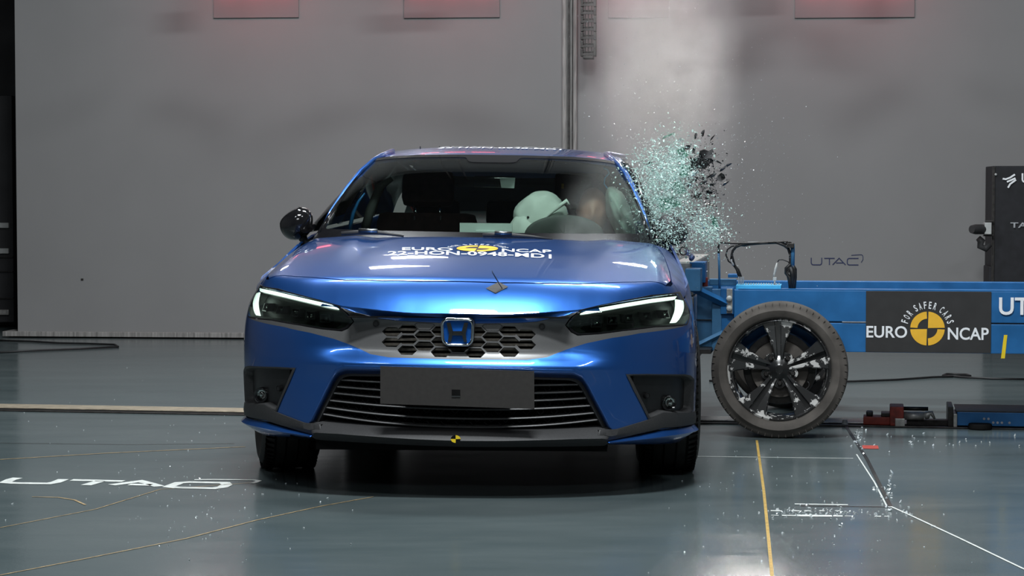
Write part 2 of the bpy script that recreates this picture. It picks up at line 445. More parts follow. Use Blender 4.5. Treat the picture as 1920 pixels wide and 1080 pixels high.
# cable chain hanging beside the rail: stacked links
c0 = WFR.atY(1089, 106, -.25); c1 = WFR.atY(1118, 106, -.25)
chain = wchild(empty('cable_chain')); setp(chain, 'dark segmented cable chain hanging on the wall right of the vertical rails', 'cable chain')
zz = c0.z; k = 0
while zz < 4.2:
    mb = MB(); L = .063
    mb.box(c0.x, c0.x + .02, -.30, -.20, zz, zz + L - .006, .003); mb.box(c1.x - .02, c1.x, -.30, -.20, zz, zz + L - .006, .003)
    mb.box(c0.x + .02, c1.x - .02, -.30, -.285, zz + .005, zz + .022)
    mb.box(c0.x + .02, c1.x - .02, -.30, -.20, zz + .032, zz + .036)
    for q in range(3): mb.box(c0.x + .03 + q * .025, c0.x + .037 + q * .025, -.29, -.24, zz, zz + L)
    mb.build('chain_link', 'dark_steel', chain); zz += L; k += 1
MB().box(c0.x - .01, c1.x + .01, -.30, 0, 4.2, 4.25).build('chain_bracket', 'dark_steel', chain)
MB().box(c0.x + .02, c1.x - .02, -.31, -.19, c0.z - .02, c0.z, .004).build('chain_end', 'dark_steel', chain)
# thin darker boxes imitating fixture shadows, with red lamps, along the wall top
for (px0, px1, lab, strg) in ((400, 560, 'red lamps over a painted fixture shadow high on the wall above the mirror side of the bonnet', 1.0), (757, 937, 'red lamps over a painted fixture shadow high on the wall above the car roof', .8), (1140, 1255, 'red lamps over a painted fixture shadow at the top of the dust plume', .8), (1490, 1715, 'red lamps over a broad painted fixture shadow high on the wall at the right', .9)):
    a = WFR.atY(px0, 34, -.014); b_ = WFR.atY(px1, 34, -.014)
    lb = wchild(empty('lamp_shadow_box')); setp(lb, lab, 'lamp', 'red lamps over painted fixture shadows along the top of the wall')
    MB().box(a.x, b_.x, -.014, -.001, a.z, a.z + .20, .004).build('housing_or_shadow_box', 'wall_shadow_grey', lb)  # box stands in for a hanging fixture's soft shadow on the wall
    wd = (b_.x - a.x) / 3
    for q in range(3): MB().box(a.x + q * wd + .03, a.x + (q + 1) * wd - .03, -.06, -.01, a.z + .20, a.z + .25, .01).build('lamp_tube', 'lamp_red', lb)
    l = bpy.data.lights.new('red_lamp_light', 'AREA'); l.shape = 'RECTANGLE'; l.size = b_.x - a.x; l.size_y = .1; l.energy = 3.2 * strg; l.color = (1, .18, .2)
    lo = bpy.data.objects.new('red_lamp_light', l); COL.objects.link(lo)
    pw = Matrix.Rotation(-math.radians(5.5), 4, 'Z') @ Vector(((a.x + b_.x) / 2, -.45, a.z + .55)); lo.location = pw + Vector((0, 8.78, 0)); lo.rotation_euler = (math.radians(32), 0, -math.radians(5.5))
# wall lettering (flat print on the wall) and specks
A1, B1_ = utac_strokes()
BOLD[0] = .018
def px_map(frame, plane, x0, x1, y0, y1, W_=7.6, H_=1.0):
    "unit lettering space to the plane: (0,0) at (x0,y1) and (W,H) at (x1,y0)"
    a = frame.atY(x0, y1, plane); b = frame.atY(x1, y0, plane)
    return lambda u, v: Vector((a.x + (b.x - a.x) * u / W_, plane, a.z + (b.z - a.z) * v / H_))
mp = px_map(WFR, -.003, 1521, 1618, 483.5, 496.5)
for grp in (A1, B1_):
    for st_ in grp:
        V, F = stroke(st_, .14 if grp is A1 else .10); mk('lettering', [mp(v[0], v[1]) for v in V], F, 'navy_print', wall_r)
p = WFR.atY(154, 524, -.002); MB().box(p.x - .01, p.x + .01, -.004, 0, p.z - .008, p.z + .008).build('wall_chip', 'dark_steel', wall_back)
# dim equipment rack in the dark opening at the left
p0 = WFR.atY(-60, 400, 1.2); p1 = WFR.atY(24, 400, 1.2)
rk = wchild(empty('equipment_rack')); setp(rk, 'dim equipment rack standing in the dark opening at the left edge', 'rack')
MB().box(p0.x, p1.x, 1.2, 1.9, .05, 2.0, .01).build('rack_frame', 'recess_dark', rk)
for (y, m_) in ((422, 'white_box'), (470, 'white_box'), (585, 'steel')):
    q = WFR.atY(6, y, 1.18); MB().box(q.x - .04, q.x + .05, 1.17, 1.2, q.z - .025, q.z + .02, .005).build('rack_module', m_, rk)
for y in (483, 510, 560): q = WFR.atY(6, y, 1.19); MB().box(p0.x, p1.x, 1.18, 1.2, q.z, q.z + .008).build('rack_shelf', 'dark_steel', rk)

# ---------------------------------------------------------------- floor: rail, lettering, seams
RFR = Frame(0, 3.0, math.radians(9.7))
def rframe(o): o.location = (0, 3.0, 0); o.rotation_euler = (0, 0, -math.radians(9.7)); return o
SPL = ['topmost wide spotlight hung before the far wall', 'wide spotlight hung low left of the vertical wall rails', 'wide spotlight hung low right of the vertical wall rails', 'small spotlight hung above the car mirror side', 'small spotlight hung above the trolley wheel']
for (lo_, sx_, sy_, pw_), sl_ in zip(SPOTS + [((1.75, 7.6, 2.95), .3, .2, 0)], SPL + ['square backlight added to brighten the dust plume from behind']):
    sb = empty('spot_lamp', lo_, 0, sl_, 'lamp', 'spotlights on the bar'); MB().box(-sx_ / 2 - .005, sx_ / 2 + .005, .02, .07, -sy_ / 2 - .005, sy_ / 2 + .005, .004).build('spot_housing', 'tower_black', sb)
    MB().box(sx_ * .44, sx_ * .44 + .02, .04, .06, sy_ / 2, 6.8 - lo_[2]).build('hanger', 'dark_steel', sb)
rail = rframe(empty('floor_rail')); setp(rail, 'long steel guide rail let into the floor running under the trolley', 'rail')
MB().box(-6.5, .2, -.02, .17, 0, .008, .003).build('rail_top', 'rail_brass', rail, label='worn tan strip left of the car')
MB().box(.2, 8, -.02, .17, 0, .008, .003).build('rail_top', 'steel', rail, label='grey strip under the trolley')
MB().box(-6.5, 8, -.12, -.02, 0, .004).build('rail_slot', 'dark_void', rail); MB().box(-6.5, 8, .17, .20, 0, .004).build('rail_slot', 'dark_void', rail)
MB().box(-6.5, 8, -.15, -.12, 0, .007, .002).build('rail_edge', 'dark_steel', rail)
def G(px, py): p = WF.atZ(px, py, 0); return Vector((p.x, p.y))
def floor_stroke(name, pts, w, material, parent=floor, h=.0015, closed=False):
    V, F = stroke([G(*p) for p in pts], w, closed); return mk(name, [(v[0], v[1], h) for v in V], F, material, parent)
def q(u, v): return (u / 2.25, 600 + v / 2.25)
for st_ in ([q(75, 667), q(45, 675), q(22, 686), q(60, 689), q(205, 691), q(235, 686), q(268, 673)], [q(302, 676), q(522, 681)], [q(425, 680), q(362, 698)],
            [q(470, 697), q(525, 690), q(592, 681), q(635, 692), q(672, 703)], [q(545, 695), q(640, 697)],
            [q(955, 694), q(948, 688), q(800, 685), q(755, 688), q(712, 704), q(745, 708), q(900, 711), q(938, 706), q(958, 695)]):
    floor_stroke('floor_lettering', st_, .045, 'line_white')
floor_stroke('floor_lettering', [q(820, 675), q(900, 674), q(1010, 675), q(1070, 676), q(1092, 679), q(1078, 685), q(1062, 690)], .022, 'line_white')
floor_stroke('yellow_line', [(1419, 826), (1432, 920), (1436, 960), (1448, 1082)], .011, 'line_yellow')
floor_stroke('floor_seam', [(1586, 799), (1625, 860), (1670, 950)], .015, 'dark_steel'); floor_stroke('floor_seam', [(1606, 852), (1640, 905), (1662, 948)], .006, 'line_white', h=.001)
floor_stroke('floor_seam', [(1670, 950), (1710, 968), (1800, 1010), (1925, 1070)], .009, 'line_white')
floor_stroke('floor_seam', [(1500, 949), (1670, 951)], .012, 'dark_steel')
for a_, b_, w_ in ((1446, 1460, .012), (1466, 1492, .02), (1494, 1560, .04), (1562, 1580, .03), (1584, 1600, .012), (1640, 1652, .02), (1658, 1668, .014)): floor_stroke('scratch_line', [(a_, 966.5 + (a_ - 1440) * .01), (b_, 966.8 + (b_ - 1440) * .01)], w_, 'line_white')
for a_, b_ in ((1445, 1466), (1482, 1500), (1508, 1520), (1536, 1546), (1566, 1575)): floor_stroke('scratch_line', [(a_, 958), (b_, 958.6)], .02, 'line_white')

floor_stroke('scratch_line', [(1290, 856), (1600, 860)], .010, 'line_white'); floor_stroke('scratch_line', [(1490, 945.5), (1590, 947)], .02, 'line_white')
floor_stroke('orange_line', [(0, 1079), (150, 1050), (350, 1010), (480, 976), (600, 950), (700, 932)], .008, 'line_orange')
floor_stroke('scratch_line', [(0, 990), (180, 955), (300, 918), (480, 905)], .006, 'line_orange'); floor_stroke('scratch_line', [(0, 862), (200, 850), (460, 838)], .012, 'line_orange')
floor_stroke('scratch_line', [(60, 932), (110, 933), (140, 938), (160, 947)], .01, 'line_orange')
floor_stroke('red_tape_strip', [(1617, 838.5), (1647, 839)], .13, 'red_tape')
floor_stroke('floor_seam', [(0, 831), (240, 834), (440, 832)], .008, 'dark_steel')
pt = MB().lathe([(0, .03), (.012, .028), (.018, 0)], 10, Matrix.Translation((*G(1584, 798), 0))).build('floor_stud', 'white_box', smooth=True); setp(pt, 'small pale stud at the end of the dark floor seam', 'stud')
def cable(name, pts, r, lab, material='cable'):
    o = MB().tube([(*G(*p), r) for p in pts], r, 6).build(name, material, smooth=True); setp(o, lab, 'cable'); return o
cable('floor_cable', [(-10, 640), (60, 642), (110, 645), (160, 646), (215, 648), (222, 652), (150, 656), (70, 659), (-10, 663)], .008, 'thin dark cable looped on the floor below the left end of the wall')
cable('floor_cable', [(1330, 716), (1420, 719), (1600, 717), (1680, 714), (1750, 709), (1820, 707), (1812, 704), (1775, 703), (1768, 706), (1800, 709), (1860, 712), (1925, 713)], .007, 'thin dark cable with a loop on the floor under the trolley')

# ---------------------------------------------------------------- THE TROLLEY
TA = math.radians(8.5)
wc = WF.atZ(1463, 826, 0)
TF = Frame(wc.x, wc.y + .06, TA)
tro = empty('crash_trolley', (wc.x, wc.y + .06, 0), -TA, 'blue steel impact trolley on wheels driven into the far side of the car', 'trolley')
def TX(px, y=.24): return TF.atY(px, 600, y).x
def TZ(py, px=1640, y=.24): return TF.atY(px, py, y).z
yS = .25; zt = TZ(545); zb = TZ(661); zm = TZ(604.5, 1580); x0 = TX(1376); x1 = 4.2
MB().box(x0, x1, yS, yS + .06, zm + .003, zt, .004).build('side_plate', 'blue_steel', tro)
MB().box(x0, x1, yS, yS + .06, zb, zm - .003, .004).build('side_plate', 'blue_steel', tro)
MB().box(x0, x1, yS + .01, yS + .06, zm - .003, zm + .003).build('plate_joint', 'dark_steel', tro)
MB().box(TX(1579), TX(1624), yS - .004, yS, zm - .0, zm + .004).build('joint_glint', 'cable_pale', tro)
yF = 1.35; MB().box(TX(1300), x1, yF, yF + .06, .40, zt + .0, .004).build('far_side_plate', 'blue_steel', tro)
for x in (TX(1385), 1.6, 2.9, 4.1): MB().box(x, x + .10, yS + .06, yF, zb + .03, zt - .06, .005).build('cross_beam', 'blue_steel', tro)
MB().box(x0 + .2, x1, yS + .3, yF - .3, zb + .01, zt - .12, .01).build('ballast_block', 'blue_steel', tro)
MB().box(x0 + .02, x1, yS, yS + .10, zt - .001, zt + .005).build('top_flange', 'blue_steel', tro)
# front part: pale weathered frame between the barrier face and the side plates
fx0 = TX(1304); fx1 = TX(1376) - .003
MB().box(TX(1334), TX(1352), yS + .02, yS + .07, TZ(661), zt, .003).build('front_post', 'blue_steel_pale', tro)
MB().box(TX(1305), TX(1334), yS + .06, yS + .12, TZ(659), TZ(541), .004).build('front_plate', 'blue_steel_pale', tro)
MB().box(TX(1350), fx1, yS + .03, yS + .08, TZ(661), TZ(541), .004).build('front_plate', 'blue_steel', tro)
MB().box(TX(1304), TX(1376), yS + .05, yS + .055, TZ(605), TZ(603)).build('plate_joint', 'dark_steel', tro)
bp_ = empty('bolted_plate'); bp_.parent = tro
MB().box(TX(1350.5), TX(1375), yS + .012, yS + .03, TZ(592), TZ(543), .003).build('plate_sheet', 'blue_steel', bp_)
MB().box(TX(1362), TX(1373), yS + .004, yS + .012, TZ(590), TZ(543.5), .002).build('bolt_strip', 'steel', bp_)
for py in (560, 578.5):
    p = TF.atY(1367.5, py, yS + .004)
    MB().lathe([(0, .016), (.012, .015), (.0145, .008), (.0145, 0)], 16, Matrix.Translation(p) @ Matrix.Rotation(PI / 2, 4, 'X')).build('bolt_head', 'white_box', bp_, smooth=True)
pa_ = TF.atY(1293, 537, yS - .06); pb_ = TF.atY(1362, 570, yS + .02)
MB().tube([pa_, pb_], .020, 4).build('diagonal_brace', 'blue_steel', tro)
pa_ = TF.atY(1311, 646, yS); pb_ = TF.atY(1356, 624, yS + .02)
MB().tube([pa_, pb_], .014, 4).build('diagonal_brace', 'blue_steel_pale', tro)
# barrier face and boxes against the car
MB().box(TX(1284, .05), TX(1313, .05), .05, .2, TZ(545), TZ(504, 1300, .05), .004).build('barrier_bracket', 'blue_steel_pale', tro)
MB().box(TX(1292, .3), TX(1322, .3), .30, .45, TZ(530, 1300, .3), TZ(491.5, 1300, .3), .004).build('upper_bracket', 'blue_steel', tro)
MB().box(TX(1300), TX(1308), .0, .04, TZ(745, 1305, .02), TZ(660, 1305, .02), .003).build('barrier_edge_plate', 'blue_steel', tro)
MB().box(TX(1300), TX(1336), .1, 1.5, TZ(663), TZ(655)).build('barrier_shelf', 'dark_steel', tro)
for i in range(4):
    for j in range(3):
        MB().box(TX(1262), TX(1299), .30 + i * .34, .30 + i * .34 + .33, .32 + j * .17, .32 + j * .17 + .165, .01).build('barrier_block', 'steel', tro)
# small front fittings on top
MB().box(TX(1314), TX(1324), yS + .1, yS + .15, TZ(541), TZ(524), .003).build('red_fitting', 'red_paint', tro)
MB().box(TX(1324), TX(1376), yS + .25, yS + .30, TZ(541), TZ(529), .003).build('top_rail', 'blue_steel_pale', tro)
MB().box(TX(1355), TX(1374), yS + .5, yS + .6, TZ(530), TZ(523), .003).build('top_box', 'blue_steel', tro)
# light-blue connector panel and plugs
cp_ = empty('connector_panel'); cp_.parent = tro
MB().box(TX(1379), TX(1464), yS + .02, yS + .2, zt, TZ(536.5), .003).build('panel_base', 'light_blue', cp_)
for i in range(14):
    px = 1396 + i * 4.8; MB().box(TX(px), TX(px + 2.4), yS + .06, yS + .08, TZ(537), TZ(533.3)).build('plug', 'white_box', cp_)
for i in range(4):
    px = 1382.5 + i * 3; MB().box(TX(px), TX(px + 1.8), yS + .06, yS + .08, TZ(536), TZ(521.5), .001).build('tall_plug', 'cable_pale', cp_)
MB().box(TX(1448), TX(1455), yS + .06, yS + .09, TZ(529), TZ(522), .003).build('sensor_block', 'white_box', cp_); MB().box(TX(1450), TX(1453), yS + .06, yS + .08, TZ(537), TZ(529)).build('sensor_post', 'cable_pale', cp_)
def TP(px, py, y=None): return TF.atY(px, py, yS + .08 if y is None else y)
MB().tube([TP(1451, 521), TP(1452, 513), TP(1454, 505), TP(1457, 493)], [.004, .006, .007, .004], 6).build('white_plug_wire', 'white_box', cp_, smooth=True)
MB().tube([TP(1458, 491), TP(1461, 487), TP(1468, 487), TP(1478, 491), TP(1481, 496)], .003, 6).build('thin_wire', 'cable', cp_, smooth=True)
# cable hoop
hp_ = empty('cable_hoop'); hp_.parent = tro
MB().tube([TP(1349, 541), TP(1348.5, 500), TP(1347.5, 475)], .0055, 8).build('hoop_post', 'blue_steel_pale', hp_, smooth=True)
MB().tube([TP(1347.5, 475), TP(1347, 460), TP(1349, 456), TP(1353, 454.5), TP(1380, 456), TP(1400, 456), TP(1440, 454), TP(1470, 453), TP(1484, 456)], .0055, 8).build('hoop_bar', 'dark_steel', hp_, smooth=True)
MB().tube([TP(1486, 458), TP(1486.5, 470), TP(1486, 500)], .010, 8).build('hoop_post', 'blue_steel_pale', hp_, smooth=True)
MB().box(TX(1474), TX(1488), yS + .05, yS + .10, TZ(466), TZ(457), .003).build('hoop_clamp', 'dark_steel', hp_)
for pts, r in (([(1388, 521), (1383, 508), (1377, 497), (1375, 490), (1372, 478), (1374, 470), (1380, 463), (1390, 459), (1405, 458), (1430, 456), (1455, 455), (1475, 459)], .007),
               ([(1391, 521), (1385, 505), (1377, 497), (1366, 490), (1361, 478), (1364, 468), (1372, 462), (1384, 460), (1396, 461), (1415, 457)], .004),
               ([(1385, 521), (1381, 506), (1375, 497), (1370, 487), (1372, 474), (1378, 465), (1388, 457), (1394, 454), (1402, 456)], .004),
               ([(1455, 454), (1470, 460), (1478, 466), (1482, 478), (1482, 500), (1484, 520), (1484, 541)], .008),
               ([(1440, 455), (1462, 455), (1476, 461), (1480, 470), (1484, 490), (1480, 505), (1476, 512), (1480, 530), (1487, 541)], .007),
               ([(1483, 495), (1474, 503), (1474, 512), (1480, 520), (1482, 541)], .009), ([(1485, 497), (1490, 505), (1490, 520), (1488, 541)], .011), ([(1482, 500), (1486, 515), (1486, 541)], .014)):
    MB().tube([TP(x, y, yS + .08 + .004 * (i % 3)) for i, (x, y) in enumerate(pts)], r, 6).build('cable', 'cable', hp_, smooth=True)
MB().tube([TP(1371, 486), TP(1374, 495), TP(1375, 498)], .006, 6).build('cable_tie', 'cable_pale', hp_, smooth=True)
MB().tube([TP(1402, 454.5), TP(1440, 453.5), TP(1452, 453), TP(1475, 455)], .003, 6).build('cable', 'cable_pale', hp_, smooth=True, label='pale cable')
# sign
sx0 = TX(1623.5); sx1 = TX(1858.5); yG = yS - .006
sgn = empty('sign_panel'); sgn.parent = tro
MB().box(sx0, sx1, yG, yS, TZ(660), zt - .002, .001).build('sign_board', 'sign_black', sgn)
def on_sign(t, ax, bx, ay, by, parent, sk=0):
    a = TF.atY(ax, by, yG - .002); b = TF.atY(bx, ay, yG - .002); V, F = fit_text(t, a.x, b.x, a.z, b.z); mk('lettering', [(v.x, yG - .002, v.y - sk * (v.x - a.x)) for v in V], F, 'white_print', parent)
on_sign('EURO', 1624.5, 1701, 611.5, 633, sgn); on_sign('NCAP', 1777, 1854, 614.5, 637, sgn)
rc = TF.atY(1739, 616, yG - .002); rr = (TF.atY(1771.4, 616, yG - .002).x - rc.x)
roundel_jobs = [(lambda x, y: Vector((rc.x + x * rr, yG - .002, rc.z + y * rr)), sgn)]
on_sign('UTAC', 1873, 1990, 558, 590.5, tro)
a = TF.atY(1880, 672, yS - .003); b = TF.atY(1884, 628, yS - .003)
mk('yellow_tape', [(a.x - .008, yS - .003, a.z), (a.x + .010, yS - .003, a.z), (b.x + .012, yS - .003, b.z), (b.x - .004, yS - .003, b.z)], [(0, 1, 2, 3)], 'yellow', tro)
# wheels
def trolley_wheel(x, y, face=1, detail=True):
    w = empty('wheel', (x, y, .323)); w.parent = tro
    M = Matrix.Rotation(PI / 2, 4, 'X') if face > 0 else Matrix.Rotation(-PI / 2, 4, 'X')     # +h towards the viewer (-y)
    Ro = .323; h = .105; Ri = .243
    prof = [(Ri, h * .72), (Ri + .004, h * .86), (Ri + .012, h * .93), (Ri + .04, h), (Ro - .03, h * .93), (Ro - .016, h * .82), (Ro - .008, h * .80), (Ro - .003, h * .70), (Ro, 0), (Ro - .003, -h * .70), (Ro - .02, -h * .85), (Ri + .04, -h), (Ri, -h * .8), (Ri - .006, 0)]
    MB().lathe(prof, 72, M, close=True).build('tyre', 'tyre_dusty', w, auto=50)
    mb = MB()
    for k in range(60):
        mb.box(-.0012, .0012, Ro - .018, Ro - .0050, h * .70, h * .86, M=M @ Matrix.Rotation(2 * PI * k / 60, 4, 'Z'))
    mb.build('tread_block', 'tyre_dusty', w)['kind'] = 'stuff'
    MB().lathe([(Ri, h * .74), (Ri - .008, h * .78), (Ri - .012, h * .70), (Ri - .018, h * .3), (Ri - .028, -.02), (Ri - .02, -h * .7), (Ri, -h * .8), (Ri + .004, 0)], 64, M, close=True).build('rim', 'wheel_black', w, auto=40)
    if not detail: MB().lathe([(0, h * .3), (.07, h * .3), (.22, h * .5), (Ri - .01, h * .4)], 32, M).build('hub_plate', 'wheel_dark', w, smooth=True); return w
    for k in range(5):
        a = math.radians(90 + 72 * k + 2); Mk = M @ Matrix.Rotation(a, 4, 'Z')
        for sd in (-1, 1):      # each spoke is a V-shaped pair of blades flaring to the rim
            r0, r1 = .045, Ri - .010; secs = []
            for t in np.linspace(0, 1, 9):
                r = r0 + (r1 - r0) * t; inn = .006 + .008 * t; out = .022 + .010 * t + .052 * t ** 2.0
                zt_ = h * (.30 + .34 * t ** .8); secs.append([(r, sd * inn, zt_ - .006), (r, sd * (inn + .003), zt_), (r, sd * (out - .006), zt_ + .001), (r, sd * out, zt_ - .008), (r, sd * (out - .004), zt_ - .035), (r, sd * inn, zt_ - .035)])
            V = [Mk @ Vector(p) for s_ in secs for p in s_]; F = []
            for i in range(8):
                for j in range(6): F.append((i * 6 + j, i * 6 + (j + 1) % 6, (i + 1) * 6 + (j + 1) % 6, (i + 1) * 6 + j))
            F += [tuple(range(6)), tuple(range(48, 54))]
            mk('spoke', V, F, 'wheel_black', w)
        # groove floor between the pair
        V = [Mk @ Vector(p) for p in ((.045, -.008, h * .2), (.045, .008, h * .2), (Ri - .012, .016, h * .5), (Ri - .012, -.016, h * .5))]
        mk('spoke_groove', V, [(0, 1, 2, 3)], 'wheel_dark', w)
        a2 = a + PI / 5; c = M @ Matrix.Rotation(a2, 4, 'Z') @ Matrix.Translation((.066, 0, 0))
        MB().lathe([(.019, h * .30), (.021, h * .26), (.022, 0)], 16, c).build('nut_seat', 'wheel_dark', w, smooth=True)
        MB().lathe([(0, h * .40), (.008, h * .40), (.0115, h * .36), (.0115, h * .1)], 6, c).build('lug_nut', 'dark_steel', w)
        MB().lathe([(.0125, h * .27), (.024, h * .28), (.024, h * .1)], 18, c).build('nut_ring', 'wheel_black', w)
    MB().lathe([(0, h * .48), (.018, h * .47), (.024, h * .42), (.030, h * .40), (.036, h * .34), (.085, h * .16), (.088, 0)], 32, M).build('hub_cap', 'wheel_dark', w, auto=35)
    MB().lathe([(.045, -.02), (.075, -.005), (.135, -.005), (.138, -.02), (.138, -.035)], 40, M).build('brake_disc', 'steel' if False else 'tyre_dusty', w, auto=30, label='rusty brown disc behind the spokes')
    MB().lathe([(.06, -.03), (.17, -.035), (.175, -.055), (.05, -.06)], 40, M).build('brake_backplate', 'dark_steel', w, auto=30)
    pts = [M @ Vector((.09 + .05 * math.cos(a), -.075 + .03 * math.sin(a), -.01)) for a in np.linspace(-2.6, .6, 10)]
    MB().tube(pts, .004, 6).build('brake_hose', 'cable', w, smooth=True)
    return w
trolley_wheel(0, .04 + .065)
trolley_wheel(2.9, .04 + .065, detail=True)
trolley_wheel(0, 1.52, -1, False); trolley_wheel(2.9, 1.52, -1, False)
for x in (0, 2.9): MB().tube([(x, .2, .323), (x, 1.5, .323)], .03, 10).build('axle', 'dark_steel', tro, smooth=True)

# ---------------------------------------------------------------- brake unit and buffer on the rail at the right
def RX(px, y=0): return RFR.atY(px, 780, y).x
def RZ(py, px=1700, y=0): return max(.004, RFR.atY(px, py, y).z)
yR = -.10
bu = rframe(empty('rail_buffer')); setp(bu, 'scratched red buffer block with silver cylinder on the floor rail behind the trolley wheel', 'buffer')
mb = MB(); mb.box(RX(1619), RX(1672), yR, yR + .12, .006, RZ(782, 1650, yR), .004); mb.build('red_base', 'red_paint', bu)
MB().box(RX(1624), RX(1637), yR + .03, yR + .10, RZ(782, 1650, yR), RZ(773, 1650, yR), .008).build('black_knob', 'cable', bu)
MB().box(RX(1652), RX(1670), yR + .02, yR + .12, RZ(782, 1650, yR), RZ(775, 1650, yR), .003).build('step_block', 'dark_steel', bu)
MB().box(RX(1668), RX(1694), yR - .03, yR + .14, .006, RZ(761.5, 1680, yR), .006).build('upright_block', 'red_paint', bu)
MB().box(RX(1678), RX(1696), yR - .045, yR - .03, .004, RZ(783, 1680, yR), .003).build('foot_plate', 'steel', bu)
z_ = RZ(782.5, 1720, yR); MB().tube([(RX(1694), yR + .03, z_ + .004), (RX(1732), yR + .03, z_ + .004)], .021, 14).build('silver_cylinder', 'steel', bu, smooth=True)
MB().tube([(RX(1694), yR + .07, z_ + .036), (RX(1740), yR + .07, z_ + .036)], .010, 8).build('guide_bar', 'dark_steel', bu, smooth=True)
MB().tube([(RX(1732), yR + .03, z_), (RX(1738), yR + .03, z_ + .01), (RX(1746), yR + .03, z_ + .02), (RX(1752), yR + .03, z_ - .01)], [.016, .02, .012, .005], 8).build('fitting', 'steel', bu, smooth=True)
gp = rframe(empty('rail_carriage')); setp(gp, 'low blue steel carriage plate on the floor rail at the right edge', 'carriage')
zt2 = RZ(773, 1850, yR - .02)
MB().box(RX(1793), 4.2, yR - .02, yR + .30, .012, zt2, .003).build('carriage_body', 'blue_steel', gp)
MB().box(RX(1791), 4.2, yR - .021, yR + .32, zt2, zt2 + .006, .002).build('carriage_top', 'dark_steel', gp)
MB().box(RX(1776), RX(1786), yR - .02, yR + .25, .006, RZ(762, 1780, yR), .004).build('end_stop', 'dark_steel', gp)
MB().box(RX(1786), RX(1793), yR - .03, yR + .2, .006, RZ(775, 1790, yR), .003).build('end_plate', 'steel', gp)
MB().box(RX(1700), RX(1780), yR + .05, yR + .12, .004, .03).build('push_rod', 'dark_steel', gp)
for px in (1843, 1851, 1860, 1868, 1876, 1890): 
    pz = zt2 * .45; MB().lathe([(0, .004), (.006, .004), (.006, 0)], 10, Matrix.Translation((RX(px), yR - .02, pz + (.012 if px % 2 else -.006))) @ Matrix.Rotation(PI / 2, 4, 'X')).build('bolt_head', 'cable_pale', gp)
MB().lathe([(0, .028), (.055, .028), (.058, .02), (.058, .004)], 24, Matrix.Translation((RX(1835), yR - .06, 0))).build('guide_roller', 'dark_void', gp, auto=40)

# ---------------------------------------------------------------- black tower with camera at the right edge
TWF = Frame(0, 8.2, math.radians(5.5))
tw = empty('equipment_tower', (0, 8.2, 0), -math.radians(5.5), 'tall black cabinet with pale logo strokes standing at the right edge', 'cabinet')
def tp(px, py, y=0): return TWF.atY(px, py, y)
MB().box(tp(1863, 400).x, tp(1863, 400).x + 1.0, 0, .5, .02, tp(1900, 311).z, .006).build('cabinet_body', 'tower_black', tw)
MB().box(tp(1856.5, 500).x, tp(1863, 400).x, .05, .4, .02, tp(1860, 500).z, .01).build('side_skirt', 'tower_black', tw)
MB().box(tp(1860, 400).x, tp(1865, 400).x, -.01, .02, .3, tp(1900, 313).z, .003).build('corner_trim', 'dark_steel', tw)
def px_stroke(frame, pts, w, y, material, parent, name):
    P = [frame.atY(a, b, y) for a, b in pts]; V, F = stroke([(p.x, p.z) for p in P], w); return mk(name, [(v[0], y, v[1]) for v in V], F, material, parent)
for pts in ([(1880, 335), (1886, 336), (1894, 333), (1903, 327)], [(1888, 341), (1895, 338), (1904, 334)], [(1890, 352), (1894, 345), (1905, 337)]):
    px_stroke(TWF, pts, .013, -.012, 'white_print', tw, 'logo_stroke')
V, F = fit_text('U', tp(1915, 341).x, tp(1930, 341).x, tp(1915, 343).z, tp(1915, 325).z); mk('lettering', [(v.x, -.012, v.y) for v in V], F, 'white_print', tw)
V, F = fit_text('TA', tp(1894, 427).x, tp(1926, 427).x, tp(1900, 427).z, tp(1900, 417).z); mk('lettering', [(v.x, -.012, v.y) for v in V], F, 'cable_pale', tw)
MB().lathe([(0, .006), (.008, .004), (.009, 0)], 10, Matrix.Translation(tp(1867, 327, -.01)) @ Matrix.Rotation(PI / 2, 4, 'X')).build('screw_head', 'white_box', tw)
cm = empty('camera_unit', (0, 8.2, 0), -math.radians(5.5), 'black lens camera with white body clamped to the black cabinet', 'camera')
a = tp(1822, 430, -.15); b = tp(1848, 430, -.05)
mb = MB(); mb.tube([a, a.lerp(b, .25), a.lerp(b, .8), b], [.030, .037, .037, .028], 16); mb.build('lens_barrel', 'black_plastic', cm, auto=40)
MB().box(tp(1843, 430).x, tp(1856, 430).x, -.10, .0, tp(1850, 439).z, tp(1850, 417).z, .006).build('camera_body', 'white_box', cm)
MB().box(tp(1846, 414).x, tp(1861, 414).x, -.06, -.02, tp(1850, 416).z, tp(1850, 413).z, .003).build('top_bracket', 'dark_steel', cm)
MB().box(tp(1843, 440).x, tp(1861, 440).x, -.06, -.0, tp(1850, 443).z, tp(1850, 439.5).z, .003).build('mount_arm', 'dark_steel', cm)
MB().tube([tp(1834, 446, -.05), tp(1840, 452, -.05), tp(1838, 462, -.05), tp(1848, 466, -.05), tp(1857, 458, -.05)], [.022, .030, .026, .028, .018], 10).build('clamp', 'black_plastic', cm, smooth=True)
MB().tube([tp(1847, 470, -.05), tp(1848, 460, -.05)], .005, 6).build('clamp_rod', 'cable_pale', cm, smooth=True)
